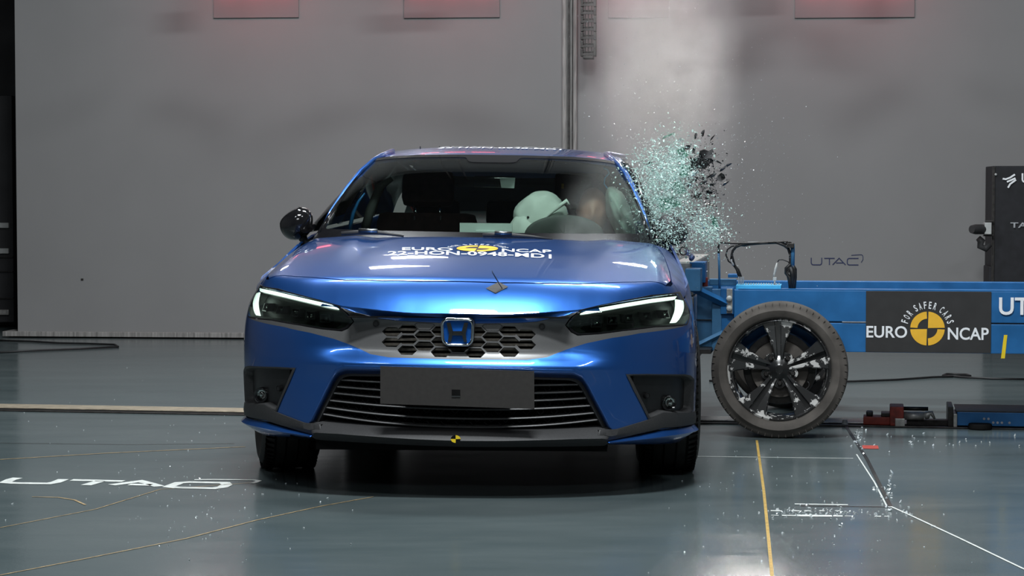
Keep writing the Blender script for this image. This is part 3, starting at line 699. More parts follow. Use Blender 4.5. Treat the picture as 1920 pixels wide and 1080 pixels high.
# ================================================================ THE CAR
CF = Frame(-.206, 0, math.radians(3.5), .014)
car = empty('car', (-.206, 0, 0), -math.radians(3.5), 'blue hatchback seen head-on, its windscreen side struck by the blue trolley', 'car')
def lerp_tab(tab, x):
    if x <= tab[0][0]: return tab[0][1]
    for (a, b), (c, d) in zip(tab, tab[1:]):
        if x <= c:
            t = (x - a) / (c - a); return b + (d - b) * t
    return tab[-1][1]
def smooth_tab(tab, x):
    "monotone-ish cubic hermite through the table"
    n = len(tab)
    if x <= tab[0][0]: return tab[0][1]
    if x >= tab[-1][0]: return tab[-1][1]
    for i in range(n - 1):
        if x <= tab[i + 1][0]:
            x0, y0 = tab[i]; x1, y1 = tab[i + 1]; h = x1 - x0
            def sl(j):
                if j <= 0 or j >= n - 1: return 0 if j <= 0 or j >= n - 1 else 0
                a = (tab[j][1] - tab[j - 1][1]) / (tab[j][0] - tab[j - 1][0]); b = (tab[j + 1][1] - tab[j][1]) / (tab[j + 1][0] - tab[j][0])
                return 0 if a * b <= 0 else 2 * a * b / (a + b)
            m0, m1 = sl(i), sl(i + 1)
            if i == 0: m0 = (y1 - y0) / h
            if i == n - 2: m1 = (y1 - y0) / h
            t = (x - x0) / h
            return (2 * t**3 - 3 * t**2 + 1) * y0 + (t**3 - 2 * t**2 + t) * h * m0 + (-2 * t**3 + 3 * t**2) * y1 + (t**3 - t**2) * h * m1
def sstep(a, b, x):
    t = max(0, min(1, (x - a) / (b - a))); return t * t * (3 - 2 * t)
# plan curve: half outline from the nose centre round the corner, along the side, round the tail
HW = .912; NOSE_B = .60
_pl = []
for i in range(401):
    t = PI / 2 * (i / 400) ** 1.3
    _pl.append((HW * math.sin(t) ** (2 / 2.6), NOSE_B * (1 - math.cos(t))))
for i in range(1, 201): _pl.append((HW, NOSE_B + (3.85 - NOSE_B) * i / 200))
for i in range(1, 121):
    t = PI / 2 * i / 120
    _pl.append((HW * math.cos(t) ** (2 / 2.8), 3.85 + .68 * math.sin(t)))
_pl = np.array(_pl); _sl = np.concatenate([[0], np.cumsum(np.hypot(*np.diff(_pl, axis=0).T))])
SMAX = float(_sl[-1])
def plan(s):
    a = abs(s); x = float(np.interp(a, _sl, _pl[:, 0])); y = float(np.interp(a, _sl, _pl[:, 1])); return (x if s >= 0 else -x), y
def plan_n(s):
    "outward normal"
    e = .012; x0, y0 = plan(s - e); x1, y1 = plan(s + e); d = Vector((x1 - x0, y1 - y0)).normalized(); return Vector((d.y, -d.x))
OFF_C = [(.15, .10), (.205, .045), (.222, .008), (.235, .004), (.27, .022), (.42, .020), (.488, .004), (.502, .001), (.512, .006), (.545, .034), (.562, .045), (.60, .053), (.655, .060), (.672, .056), (.703, .036), (.75, .08), (.82, .14)]
OFF_B = [(.15, .08), (.20, .05), (.25, .012), (.30, .006), (.50, .0), (.58, .002), (.64, .008), (.70, .024), (.76, .055), (.84, .10), (.95, .18)]
OFF_S = [(.15, .05), (.22, .012), (.32, .0), (.55, .0), (.66, .006), (.76, .02), (.84, .045), (.93, .085), (1.0, .13)]
def off(s, z):
    a = abs(s); w = sstep(.40, .68, a); w2 = sstep(1.15, 1.45, a)
    v = smooth_tab(OFF_C, z) * (1 - w) + smooth_tab(OFF_B, z) * w if w < 1 else smooth_tab(OFF_B, z)
    return v * (1 - w2) + smooth_tab(OFF_S, z) * w2 if w2 > 0 else v
def K(s, z, ex=0):
    x, y = plan(s); n = plan_n(s); o = off(s, z) + ex
    return Vector((x - n.x * o, y - n.y * o, z))
def body(p):
    "body coordinates -> car coordinates (body rolls a little to the struck side)"
    return Vector((p[0], p[1], p[2] - .014 * p[0]))
def surfK(ex=0): return lambda s, z: body(K(s, z, ex))
def UK(px, py, ex=0):
    o, d = CF.ray(px, py)
    def res(s):
        z = .5
        for _ in range(6):
            p = K(s, z, ex); t = (p.y - o.y) / d.y; z = o.z + d.z * t
        return (o.x + d.x * t) - p.x, z
    lo, hi = -1.25, 1.25
    if px < 560:
        best = (9, 0); pv = None
        for i in range(60):
            s = -.45 - i * .012; r = res(s)[0]
            if abs(r) < best[0]: best = (abs(r), s)
            if pv is not None and (r > 0) != (pv > 0): lo, hi = s, s + .012; break
            pv = r
        else: return (best[1], res(best[1])[1])
    for _ in range(40):
        m = (lo + hi) / 2
        if res(m)[0] > 0: lo = m
        else: hi = m
    return (lo, res(lo)[1])
def UKL(pts, ex=0):
    "left-half pixels -> (|s|, z)"
    out = []
    for p in pts:
        s, z = UK(p[0], p[1], ex); out.append((abs(s), z))
    return out
def both(pts): return [(-s, z) for s, z in pts], [(s, z) for s, z in pts]
def full(pts):
    "half polyline from centre outwards -> full from the left end to the right end"
    return [(-s, z) for s, z in pts[::-1]] + [(s, z) for s, z in pts if s > 1e-4]

# ---- feature lines, measured on the left half of the photograph
LIP = [(0.0, .703)] + UKL([(787, 587), (718, 582), (687, 578.4), (636.7, 572.6), (600, 562), (560, 552), (520, 541), (488, 533)])
LIPT = [(0, .703)] + [(abs(K(s, z).x), z) for s, z in LIP[1:]]
def zlip(x): return smooth_tab(LIPT, min(x, LIPT[-1][0] + .05))
def ylip_tab():
    tab = []
    for i in range(60):
        s = i / 59 * LIP[-1][0]; z = smooth_tab(LIP, s); p = K(s, z); tab.append((p.x, p.y))
    return tab
YL = ylip_tab()
def ylip(x):
    x = abs(x)
    if x > YL[-1][0]: return YL[-1][1] + (x - YL[-1][0]) * 3
    return lerp_tab(YL, x)
ZC = [(.0, .78), (.14, .822), (.25, .848), (.45, .885), (.75, .925), (1.0, .955), (1.14, .968), (1.4, .985)]
ZS = [(.3, .735), (.5, .755), (.8, .79), (1.2, .835), (1.6, .86)]
def smin(a, b, k):
    h = max(k - abs(a - b), 0) / k; return min(a, b) - h * h * k / 4
def T(x, y):
    ax = abs(x); yl = ylip(ax); q = y - yl
    top = smooth_tab(ZC, y - .25 * ax ** 3) - .040 * (ax / .75) ** 2.5 + .012 * sstep(.44, .56, ax) * sstep(.3, .9, y)
    fr = zlip(ax) + 1.35 * q
    sd = smooth_tab(ZS, y) + 1.05 * (.875 - ax)
    return smin(smin(top, fr, .075), sd, .06)
def surfT(ex=0): return lambda x, y: body(Vector((x, y, T(x, y) + ex)))
def UT(px, py, ex=0):
    o, d = CF.ray(px, py); lo = (-.1 - o.y) / d.y; hi = (1.6 - o.y) / d.y; n = 300; prev = None
    for i in range(n + 1):
        t = lo + (hi - lo) * i / n; p = o + d * t
        if abs(p.x) < .95 and p.z < T(p.x, p.y) + ex and p.y > ylip(p.x) - .02:
            return (p.x, p.y)
    return (p.x, p.y)

# ---- nose panel (blue, between the grille lip and the bonnet's front seam)
SEAM_PX = [(857, 529.5), (787, 529), (718, 527.4), (648, 526.3), (600, 523), (555.7, 519.3), (530, 517)]
SEAM = [(abs(x), y) for x, y in [UT(*p) for p in SEAM_PX]]; SEAM[0] = (0, SEAM[0][1])

_e = SEAM[-1]; SEAM = [p for p in SEAM if p[0] < .765]; SEAM += [(.785, max(SEAM[-1][1] + .03, .40)), (.805, SEAM[-1][1] + .07), (.816, SEAM[-1][1] + .13)]
def seam_y(x): return lerp_tab(sorted(SEAM), x)
lipxy = [(p.x, p.y) for p in [K(s, smooth_tab(LIP, s)) for s in [i / 26 * LIP[-1][0] for i in range(27)]]]
lipxy[0] = (0, lipxy[0][1])
halfN = lipxy + [(.868, .58), (.868, 1.30), (.80, 1.34), (.78, 1.18), (.803, .75)] + SEAM[::-1]
# nose: lip line out to the corner, back along the seam
nose = [(-x, y) for x, y in lipxy[::-1]] + lipxy[1:] + [(.845, .50), (.815, .515)] + [(x, y - .0025) for x, y in SEAM[::-1][1:-1]] + [(-x, y - .0025) for x, y in SEAM[:-1]] + [(-.815, .515), (-.845, .50)]
panel('nose_panel', nose, surfT(), 'paint', car, step=.022, edge=.02)
# bonnet
hood_back = [(0, 1.125), (.3, 1.14), (.5, 1.185), (.66, 1.26), (.735, 1.32)]
hs = [(x, y + .0025) for x, y in SEAM[:-2]] + [(.797, .475), (.806, .55), (.80, .75), (.785, 1.0), (.765, 1.2), (.745, 1.315)]
hood = [(-x, y) for x, y in hs[::-1]] + hs[1:] + [(x, y) for x, y in hood_back[::-1]] + [(-x, y) for x, y in hood_back[1:]]
panel('bonnet', hood, surfT(.001), 'paint', car, step=.025, edge=.02, thick=.006)
for sg in (-1, 1):
    ft = [(.811, .55), (.805, .75), (.790, 1.0), (.770, 1.2), (.750, 1.315), (.80, 1.42), (.845, 1.40), (.872, 1.1), (.878, .8), (.868, .60), (.848, .505), (.82, .517)]
    f = panel('fender', [(sg * x, y) for x, y in ft], surfT(), 'paint' if sg < 0 else 'paint_dusty', car, step=.02, label='scuffed dusty fender on the struck side' if sg > 0 else None)
mk('engine_bay_liner', *(lambda V, F: (V, F))([body((x, y, T(x, y) - .035)) for y in np.linspace(.42, 1.3, 14) for x in np.linspace(-.70, .70, 16)],
    [(j * 16 + i, j * 16 + i + 1, (j + 1) * 16 + i + 1, (j + 1) * 16 + i) for j in range(13) for i in range(15)]), 'dark_void', car)

# ---- headlights
HLo = [(471, 546), (486, 533), (520, 541), (560, 552), (600, 562), (636.7, 573), (650, 588), (662, 602.7), (652, 615), (641, 620), (602, 616.6), (560, 609), (509.4, 600), (465.5, 594.6), (464.3, 570), (464.3, 556)]
HL = UKL(HLo)
# ---- satin trim with the honeycomb grille
TRB = [(0, UK(857, 674.2)[1])] + UKL([(729, 670), (694.6, 664), (660, 647.8), (625, 635), (580, 623.5), (532.6, 613), (470, 598)])
GTOP = [(0, .668)] + UKL([(829, 606), (785, 604), (741, 601.5), (712, 598), (683, 590), (655, 583), (640, 576)])
trim_outer = TRB + UKL([(466, 595.5), (509, 601), (602, 617.5), (641, 621.5), (653, 616), (664, 603), (652, 587)]) + GTOP[::-1]
# full outline: left to right along the bottom, back along the top
bot = TRB + UKL([(466, 595.5)])
topl = UKL([(509, 601), (560, 610), (602, 617.5), (641, 621.5), (653, 616), (664, 603), (652, 587)]) + GTOP[::-1]
outl = full(bot) + topl + [(-s, z) for s, z in topl[::-1][1:]]
def hexagon(cx, cz, hw, hh): return [(cx - hw, cz), (cx - hw * .55, cz + hh), (cx + hw * .55, cz + hh), (cx + hw, cz), (cx + hw * .55, cz - hh), (cx - hw * .55, cz - hh)]
holes = []; closed = []
DX, DZ = .0655, .0395
for k in range(-4, 5):
    for j in range(0, 4):
        z = .5545 + DZ * j + (.5 * DZ if k % 2 == 0 else 0) + .0012 * k * k * .5
        if abs(k) == 4: z += .004
        h = hexagon(k * DX, z, DX * .60, DZ * .43)
        if k == 0 and j < 3 and z > .57: pass
        if z < .643 and not (k == 0 and j == 0 and False):
            if abs(k) == 4 and j > 1: continue
            holes.append(h)
        elif z < .662 and abs(k) < 5: closed.append((k * DX, z))
def gtop_(a): return lerp_tab(sorted(GTOP), min(abs(a), .42))
grille = empty('upper_grille'); grille.parent = car
panel('grille_panel', outl, surfK(0), 'satin_trim', grille, holes=holes, step=.012, edge=.01, thick=.022)
for sg in (-1, 1):      # round sensors in the upper corners
    s, z = UK(705.5, 607); s = sg * abs(s); p = body(K(s, z, -.002)); n = plan_n(s)
    M = Matrix.Translation(p) @ Vector((n.x, n.y, 0)).to_track_quat('Z', 'Y').to_matrix().to_4x4()
    MB().lathe([(0, .003), (.008, .003), (.0085, .001), (.0105, .001), (.0105, .004), (.012, .004), (.012, -.01)], 20, M).build('parking_sensor', 'black_plastic', grille, auto=30)
for cx_, cz_ in closed:
    hx = hexagon(cx_, cz_, DX * .60, DZ * .43); MB().tube([body(K(a, min(b, gtop_(a) - .002), -.0005)) for a, b in resample(hx, .01)], .0012, 5, closed=True).build('cell_rim', 'grille_black', grille, smooth=True)
# radiator and cooling slats behind the honeycomb
mb = MB()
for i in range(10):
    z = .50 + i * .019
    mb.box(-.36, .36, .100, .110, z, z + .010)
mb.build('radiator_slats', 'radiator', grille)['kind'] = 'stuff'
mb = MB(); mb.box(-.42, .42, .15, .16, .46, .69); mb.box(-.42, .42, .05, .15, .685, .69); mb.build('radiator_shroud', 'dark_void', grille)
# blue undercut below the nose lip
rows = []
for (dz, ex) in ((0, 0), (-.003, .002), (-.006, .007)):
    rows.append([body(K(s, smooth_tab(LIP, abs(s)) + dz, ex)) for s in np.linspace(-.56, .56, 80)])
low = sorted(GTOP)
def gt(s): return lerp_tab(low, min(abs(s), low[-1][0]))
rows.append([body(K(s, max(min(gt(s) + .001, smooth_tab(LIP, abs(s)) - .009), 0), .002)) for s in np.linspace(-.56, .56, 80)])
grid_surface('nose_underside', rows, 'paint', car)
# badge
bc = UK(859.5, 621.5); bz = bc[1]; badge = empty('emblem'); badge.parent = car
def BM(dx, dz, dy): return body(Vector((bc[0] + dx, .018 + dy + (-.05) * (dz) , bz + dz)))
def rr_loop(w, h, r, n=6, taper=0):
    pts = []
    for (cx, cy, a0) in ((w - r, h - r, 0), (-w + r, h - r, 90), (-w + r, -h + r, 180), (w - r, -h + r, 270)):
        for i in range(n + 1):
            a = math.radians(a0 + 90 * i / n); x = cx + r * math.cos(a); y = cy + r * math.sin(a); pts.append((x * (1 + taper * y / h), y))
    return pts
lo = rr_loop(.0565, .0485, .024, taper=.05)
mb = MB(); mb.tube([BM(x, y, 0) for x, y in lo], .0062, 8, closed=True); mb.build('emblem_ring', 'chrome', badge, smooth=True)
mb = MB(); mb.prism([(x * .97, y * .97) for x, y in lo], 0, .012, Matrix(((1, 0, 0, bc[0]), (0, 0, 1, .022), (0, 1, 0, bz), (0, 0, 0, 1)))); mb.build('emblem_plate', 'badge_blue', badge)
mb = MB(); lo2 = rr_loop(.062, .054, .027, taper=.05); mb.prism(lo2, 0, .03, Matrix(((1, 0, 0, bc[0]), (0, 0, 1, .034), (0, 1, 0, bz), (0, 0, 0, 1)))); mb.build('emblem_bezel', 'grille_black', badge)
mb = MB()
for sg in (-1, 1):
    pl = [(sg * .041, .036), (sg * .026, .036), (sg * .0165, .004), (sg * .0165, -.004), (sg * .024, -.036), (sg * .036, -.036), (sg * .031, -.006), (sg * .034, .006)]
    mb.prism(pl, 0, .008, Matrix(((1, 0, 0, bc[0]), (0, 0, 1, .012), (0, 1, 0, bz), (0, 0, 0, 1))))
mb.box(bc[0] - .018, bc[0] + .018, .012, .02, bz - .012, bz + .004)
mb.build('emblem_letter', 'chrome', badge)

# ---- headlight units
def quadstrip(name, A, B, ex, material, parent, th=.006, n=16):
    rows = []
    for k in range(2):
        L = A if k == 0 else B; rows.append([body(K(s, z, ex)) for s, z in L])
    V = rows[0] + rows[1]; m = len(rows[0]); F = [(i, i + 1, m + i + 1, m + i) for i in range(m - 1)]
    o = mk(name, V, F, material, parent); md = o.modifiers.new('s', 'SOLIDIFY'); md.thickness = th; return o
HBt = UKL([(489, 542.2), (520, 548.5), (560, 558), (600, 567.5), (623, 573), (636, 580)], .012)
HBb = UKL([(489, 547), (520, 554.2), (560, 563.6), (600, 573), (622, 578.5), (635.5, 581)], .012)
VB = UKL([(477, 550), (487, 548), (487.5, 592), (480, 591), (477, 586)], .006)
for sg in (-1, 1):
    hl = empty('headlight'); hl.parent = car
    pl = [(sg * s, z) for s, z in HL]
    # bowl: dark housing behind the lens
    rim = resample(pl, .02); N = len(rim); V = []; F = []
    for dep, k in ((.0, 1.0), (.02, .985), (.055, .93)):
        cx = sum(p[0] for p in rim) / N; cz = sum(p[1] for p in rim) / N
        V += [body(K(cx + (p[0] - cx) * k, cz + (p[1] - cz) * k, dep + .002)) for p in rim]
    for r in range(2):
        for i in range(N): F.append((r * N + i, r * N + (i + 1) % N, (r + 1) * N + (i + 1) % N, (r + 1) * N + i))
    mk('housing_wall', V, F, 'housing', hl, True)
    panel('housing', [(cx + (p[0] - cx) * .93, cz + (p[1] - cz) * .93) for p in pl], surfK(.057), 'housing', hl, step=.03)
    panel('lens', pl, surfK(.0), 'lens_glass', hl, step=.02, thick=.0015)
    panel('lens_border', pl, surfK(-.0006), 'black_gloss', hl, holes=[round_poly([(cx + (p[0] - cx) * .975, cz + (p[1] - cz) * .93 + .0005) for p in pl], .004, 2)], step=.02, thick=.0008, edge=.01)
    A = [(sg * s, z) for s, z in HBt]; B = [(sg * s, z) for s, z in HBb]
    quadstrip('light_bar', A, B, .012, 'drl', hl)
    panel('corner_light', [(sg * s, z) for s, z in VB], surfK(.006), 'drl', hl, step=.02)
    # chrome shelf below the bar and lamp modules
    B2 = [(s, z - .006) for s, z in B]; B1 = [(s, z - .0015) for s, z in B]
    quadstrip('bezel_strip', B1, B2, .024, 'chrome_dim', hl, .003)
    xs = UKL([(500, 575), (527, 580), (555, 585), (583, 590), (611, 596)], .03)
    for i, (s, z) in enumerate(xs):
        s *= sg; w = .021; h = .0155; m = MB()
        def hk(a, b, e): return body(K(s + a, z + b - .002, .03 + e))
        V = []; F = []
        for (w_, h_, e) in ((w, h, -.006), (w * .86, h * .82, -.006), (w * .55, h * .5, .02)):
            V += [hk(-w_, -h_, e), hk(w_, -h_, e), hk(w_, h_, e), hk(-w_, h_, e)]
        V += [hk(-w, -h, .025), hk(w, -h, .025), hk(w, h, .025), hk(-w, h, .025)]
        for r in (0, 1):
            for q in range(4): F.append((r * 4 + q, r * 4 + (q + 1) % 4, (r + 1) * 4 + (q + 1) % 4, (r + 1) * 4 + q))
        F.append((8, 9, 10, 11))
        for q in range(4): F.append((q, (q + 1) % 4, 12 + (q + 1) % 4, 12 + q))
        mo = mk('lamp_module', V, F, 'black_gloss', hl)
        c = hk(0, 0, .008); MB().lathe([(.0, -.008), (.006, -.006), (.009, 0)], 12, Matrix.Translation(c) @ Matrix.Rotation(PI / 2, 4, 'X').inverted()).build('projector_lens', 'lamp_reflector', mo, smooth=True)
        bead = MB()
        for q in range(7): cc_ = hk(random.uniform(-w, w) * .9, random.uniform(-h, h) * .85, random.uniform(-.004, .004)); bead.lathe([(0, .0022), (.0018, .001), (.0022, 0)], 5, Matrix.Translation(cc_) @ Matrix.Rotation(PI / 2 + random.uniform(-.5, .5), 4, 'X'))
        bead.build('sparkle_beads', 'lamp_reflector', mo)['kind'] = 'stuff'  # random bright beads added to imitate sparkle inside the lamp

# ---- bumper skin
BLADE_T = UKL([(464, 760), (498, 760), (519, 772.6), (545, 783), (572, 793)])
INT = UKL([(579, 793.4), (602, 745), (619, 708), (628, 693), (643, 684.8), (700, 686), (780, 687.5)]) + [(0, UK(857, 688.6)[1])]   # outer intake edge from the lower corner up to the centre
SE = float(np.interp(.583, _pl[:400, 1], _sl[:400]))
top = full(TRB + [(SE - .03, .700), (SE, .66)])
side_r = [(SE, .56), (SE - .004, .47), (SE - .012, .40), (SE - .02, .33)]
low_h = UKL([(450.5, 779), (463, 777), (520, 793), (560, 806), (590, 816)]) + UKL([(597, 812)])
low_r = ([(SE - .03, low_h[0][1])] if low_h[0][0] < SE - .04 else []) + low_h
INTo = [(0, INT[-1][1])] + INT[::-1][1:]
outl = top + side_r + low_r + INT + [(-s, z) for s, z in INT[::-1][1:]] + [(-s, z) for s, z in low_r[::-1]] + [(-s, z) for s, z in side_r[::-1]]
POCKET = UKL([(457, 694), (461, 688.5), (468, 686.8), (520, 688.6), (553.4, 690.4), (541, 720), (519, 771), (498, 759.5), (464, 759), (457.5, 750)])
POCKET = [(min(s, 1.10), z) for s, z in POCKET]
panel('bumper', outl, surfK(), 'paint', car, holes=[[(sg * s, z) for s, z in POCKET] for sg in (-1, 1)], step=.02, edge=.015, thick=.006)
# intake bezel: blue chamfer falling back from the bumper edge
INI = UKL([(590, 793), (610, 752), (629, 715), (637, 704), (650, 700.3), (700, 701), (780, 701)], .028) + [(0, .476)]
def ribbon(name, loops, material, parent, label=None, closed=False, solid=.003):
    "loops: list of (list of (s,z), ex)"
    rows = []
    n = 90
    for pts, ex in loops:
        P = [Vector(p) for p in pts]; L = [0]
        for a, b in zip(P, P[1:]): L.append(L[-1] + (b - a).length)
        r = []
        for i in range(n + 1):
            t = L[-1] * i / n; k = 0
            while k < len(L) - 2 and L[k + 1] < t: k += 1
            f = (t - L[k]) / max(1e-9, L[k + 1] - L[k]); q = P[k].lerp(P[k + 1], f); r.append(body(K(q.x, q.y, ex)))
        rows.append(r)
    return grid_surface(name, rows, material, parent, solid, label=label, auto=35)
fI = [(-s, z) for s, z in INT] + [(s, z) for s, z in INT[::-1][1:]]
fI2 = [(-s, z) for s, z in INI] + [(s, z) for s, z in INI[::-1][1:]]
ribbon('intake_bezel', [(fI, 0), ([((a[0] * .5 + b[0] * .5), (a[1] * .6 + b[1] * .4)) for a, b in zip(fI, fI2)], .006), (fI2, .028)], 'paint', car)
# lower grille frame and slats
lg = empty('lower_grille'); lg.parent = car
INJ = [(s * .985 - .004 if s > .01 else 0, z - .008) for s, z in INI]
fI3 = [(-s, z) for s, z in INJ] + [(s, z) for s, z in INJ[::-1][1:]]
ribbon('grille_frame', [(fI2, .027), (fI3, .024), (fI3, .07)], 'black_plastic', lg)
def half_at(z):
    L = sorted([(b, a) for a, b in INJ if a > .2]); return lerp_tab(L, z)
SL_Z = [(.433, .005), (.401, .010), (.371, .015), (.340, .017), (.304, .025), (.272, .031)]
for i, (zc_, rise) in enumerate(SL_Z):
    e = half_at(zc_ + rise) - .004; rows = []
    ss = np.linspace(-e, e, 60)
    for ex, dz in ((.026, .0030), (.024, 0), (.026, -.0030), (.075, -.002), (.075, .005), (.026, .0030)):
        rows.append([body(K(s, zc_ + rise * (s / e) ** 2 + dz, ex)) for s in ss])
    grid_surface('grille_slat', rows, 'grille_slat', lg, auto=40)
# honeycomb webs behind the slats
mb = MB()
for i in range(-11, 12):
    for j in range(7):
        x = i * .056 + (.028 if j % 2 else 0); z = .262 + j * .029
        if abs(x) > half_at(z) - .03: continue
        for a, b in (((x - .014, z), (x, z + .0145)), ((x + .042, z), (x + .028, z + .0145)), ((x - .014, z + .029), (x, z + .0145))):
            p = K(a[0], a[1], .05); q = K(b[0], b[1], .05); mb.tube([body(p), body(q)], .0022, 4)
mb.build('grille_web', 'grille_black', lg)['kind'] = 'stuff'
rows = [[body(K(s, z, .115)) for s in np.linspace(-.72, .72, 40)] for z in (.22, .36, .50)]
grid_surface('grille_backing', rows, 'dark_void', lg)
# ---- lower lip (black) and blade
LT = [(0, UK(857, 807, .02)[1])] + UKL([(780, 806), (700, 802), (640, 797.5), (600, 793.5), (579, 791)], .02)
LE = [(0, UK(857, 824.3)[1])] + UKL([(780, 821.2), (700, 816), (640, 811.5), (597, 809.2), (590, 811)])
LB = [(0, UK(857, 836.8)[1])] + UKL([(780, 834), (700, 830), (640, 826.5), (597, 823.5), (590, 819)])
f = lambda L: full(L)
ribbon('lower_lip', [([(s, z + .012) for s, z in f(LT)], .05), (f(LT), .018), (f(LE), -.018), ([(s, z - .002) for s, z in f(LE)], -.020), ([(s, z + .003) for s, z in f(LB)], -.014), (f(LB), -.004), ([(s, z - .004) for s, z in f(LB)], .05)], 'black_plastic', car)
BT = UKL([(463, 757), (498, 759), (519, 772.6), (545, 783), (572, 793), (585, 794.5), (602, 796)]); BB = UKL([(463, 777), (500, 786), (540, 799), (570, 808.5), (590, 814), (600, 811), (606, 810)])
for sg in (-1, 1):
    g = lambda L: [(sg * s, z) for s, z in L]
    BT2 = [(1.15, BT[0][1] - .003)] + [p for p in BT if p[0] < 1.14]; BB2 = [(1.15, BB[0][1] + .0)] + [p for p in BB if p[0] < 1.14]
    ribbon('side_blade', [(g(BT2), .03), (g(BT2), -.004), (g([(a[0] * .4 + b[0] * .6, a[1] * .4 + b[1] * .6) for a, b in zip(BT2, BB2)]), -.009), (g(BB2), -.009), (g([(s, z - .004) for s, z in BB2]), -.002), (g([(s, z - .006) for s, z in BB2]), .02)], 'black_plastic', car)
    CT = UKL([(450.5, 779.6), (454, 780), (500, 792), (560, 808), (590.5, 816)]); CM = UKL([(450, 790), (456, 789.5), (500, 800), (560, 811.5), (592, 817)]); CB = UKL([(452, 801), (463, 812.5), (500, 816), (560, 820), (578, 821)])
    for L in (CT, CM, CB):
        z_ = L[0][1]; L[:] = [(1.15, z_)] + [p for p in L if p[0] < 1.14]
    ribbon('corner_skirt', [(g(CT), .01), (g(CT), -.006), (g(CM), -.034), (g([(s, z - .002) for s, z in CM]), -.034), (g(CB), .004), (g([(s, z - .003) for s, z in CB]), .05)], 'paint', car)
    # fog pocket
    P = [(sg * s, z) for s, z in POCKET]; cx = sum(p[0] for p in P) / len(P); cz = sum(p[1] for p in P) / len(P)
    fp = empty('fog_lamp_pocket'); fp.parent = car
    rimP = resample(P, .02)
    V = []; F = []; N = len(rimP)
    for ex, k in ((-.003, 1.02), (-.004, .97), (.004, .92), (.03, .86)):
        V += [body(K(cx + (p[0] - cx) * k, cz + (p[1] - cz) * k, ex)) for p in rimP]
    for r in range(3):
        for i in range(N): F.append((r * N + i, r * N + (i + 1) % N, (r + 1) * N + (i + 1) % N, (r + 1) * N + i))
    mk('pocket_rim', V, F, 'black_plastic', fp, True)
    panel('pocket_wall', [(cx + (p[0] - cx) * .88, cz + (p[1] - cz) * .88) for p in P], surfK(.03), 'grille_black', fp, step=.03)
    s0, z0 = UK(483, 741); s0 = sg * abs(s0); n = plan_n(s0); c = body(K(s0, z0, .018))
    M = Matrix.Translation(c) @ Vector((n.x * .4, -1, 0)).to_track_quat('Z', 'Y').to_matrix().to_4x4()
    fl = MB().lathe([(0, .004), (.006, .003), (.012, .006), (.020, .002), (.026, .012), (.030, .012), (.031, -.02)], 20, M).build('fog_lamp', 'black_gloss', fp, smooth=True)
    MB().lathe([(0, .014), (.007, .012), (.013, .006), (.019, .008), (.021, .002)], 9, M @ Matrix.Translation((.003, .003, 0))).build('bulb_glass', 'lamp_reflector', fl)
    q0 = UK(466, 757.5); q1 = UK(497, 757.5); MB().tube([body(K(sg * abs(s_), z0_, .006)) for s_, z0_ in ((q0[0], q0[1]), ((q0[0] + q1[0]) / 2, (q0[1] + q1[1]) / 2), (q1[0], q1[1]))], .0028, 6).build('bright_sill', 'chrome_dim', fp, smooth=True)
    s1, z1 = UK(515, 729); s1 = sg * abs(s1); n = plan_n(s1); M = Matrix.Translation(body(K(s1, z1, .022))) @ Vector((n.x, n.y, 0)).to_track_quat('Z', 'Y').to_matrix().to_4x4()
    MB().lathe([(0, .006), (.008, .006), (.0085, .003), (.0105, .003), (.0105, .006), (.012, .006), (.012, -.01)], 20, M).build('parking_sensor', 'grille_black', fp, auto=30)

# ---- number plate blank, target markers
pa = CF.atY(713, 686.7, -.035); pb = CF.atY(1001.5, 696, -.035); pc = CF.atY(713, 757, -.035); pd = CF.atY(1002, 767, -.035)
def quad_box(q, y0, y1):
    a, b, c, d = [body(Vector((v.x, y0, v.z))) for v in q]; e, f_, g_, h = [body(Vector((v.x, y1, v.z))) for v in q]
    return [a, b, d, c, e, f_, h, g_], [(3, 2, 1, 0), (4, 5, 6, 7), (0, 1, 5, 4), (1, 2, 6, 5), (2, 3, 7, 6), (3, 0, 4, 7)]
V, F = quad_box((pa, pb, pc, pd), -.035, -.027); npl = mk('number_plate_blank', V, F, 'plate_black', car)
pm = CF.atY(855, 737, -.036)
mb = MB(); mb.box(pm.x - .016, pm.x + .016, -.0365, -.0355, pm.z - .011, pm.z + .013, M=None); mk('plate_window', [body(v) for v in mb.V], mb.F, 'dark_void', npl)
mb = MB(); mb.box(pm.x - .016, pm.x + .016, -.038, -.0355, pm.z - .0135, pm.z - .0105); mk('plate_glint', [body(v) for v in mb.V], mb.F, 'chrome_dim', npl)
mb = MB(); mb.box(pm.x - .2, pm.x + .2, -.028, .05, pm.z - .04, pm.z + .04); mk('plate_bracket', [body(v) for v in mb.V], mb.F, 'black_plastic', npl)
s0, z0 = UK(854.5, 823, -.018); c = body(K(s0, z0, -.0195)); mkr = empty('target_marker'); mkr.parent = car
for q in range(4):
    pl = [(0, 0)] + arc(0, 0, .0185, 90 * q, 90 * q + 90, 6, .0145)
    mk('marker_quarter', [c + Vector((x, -.002 - .1 * max(0, 0), y)) for x, y in pl], [tuple(range(len(pl)))], 'yellow' if q % 2 == 0 else 'dark_void', mkr, label='yellow quarter' if q % 2 == 0 else 'black quarter')
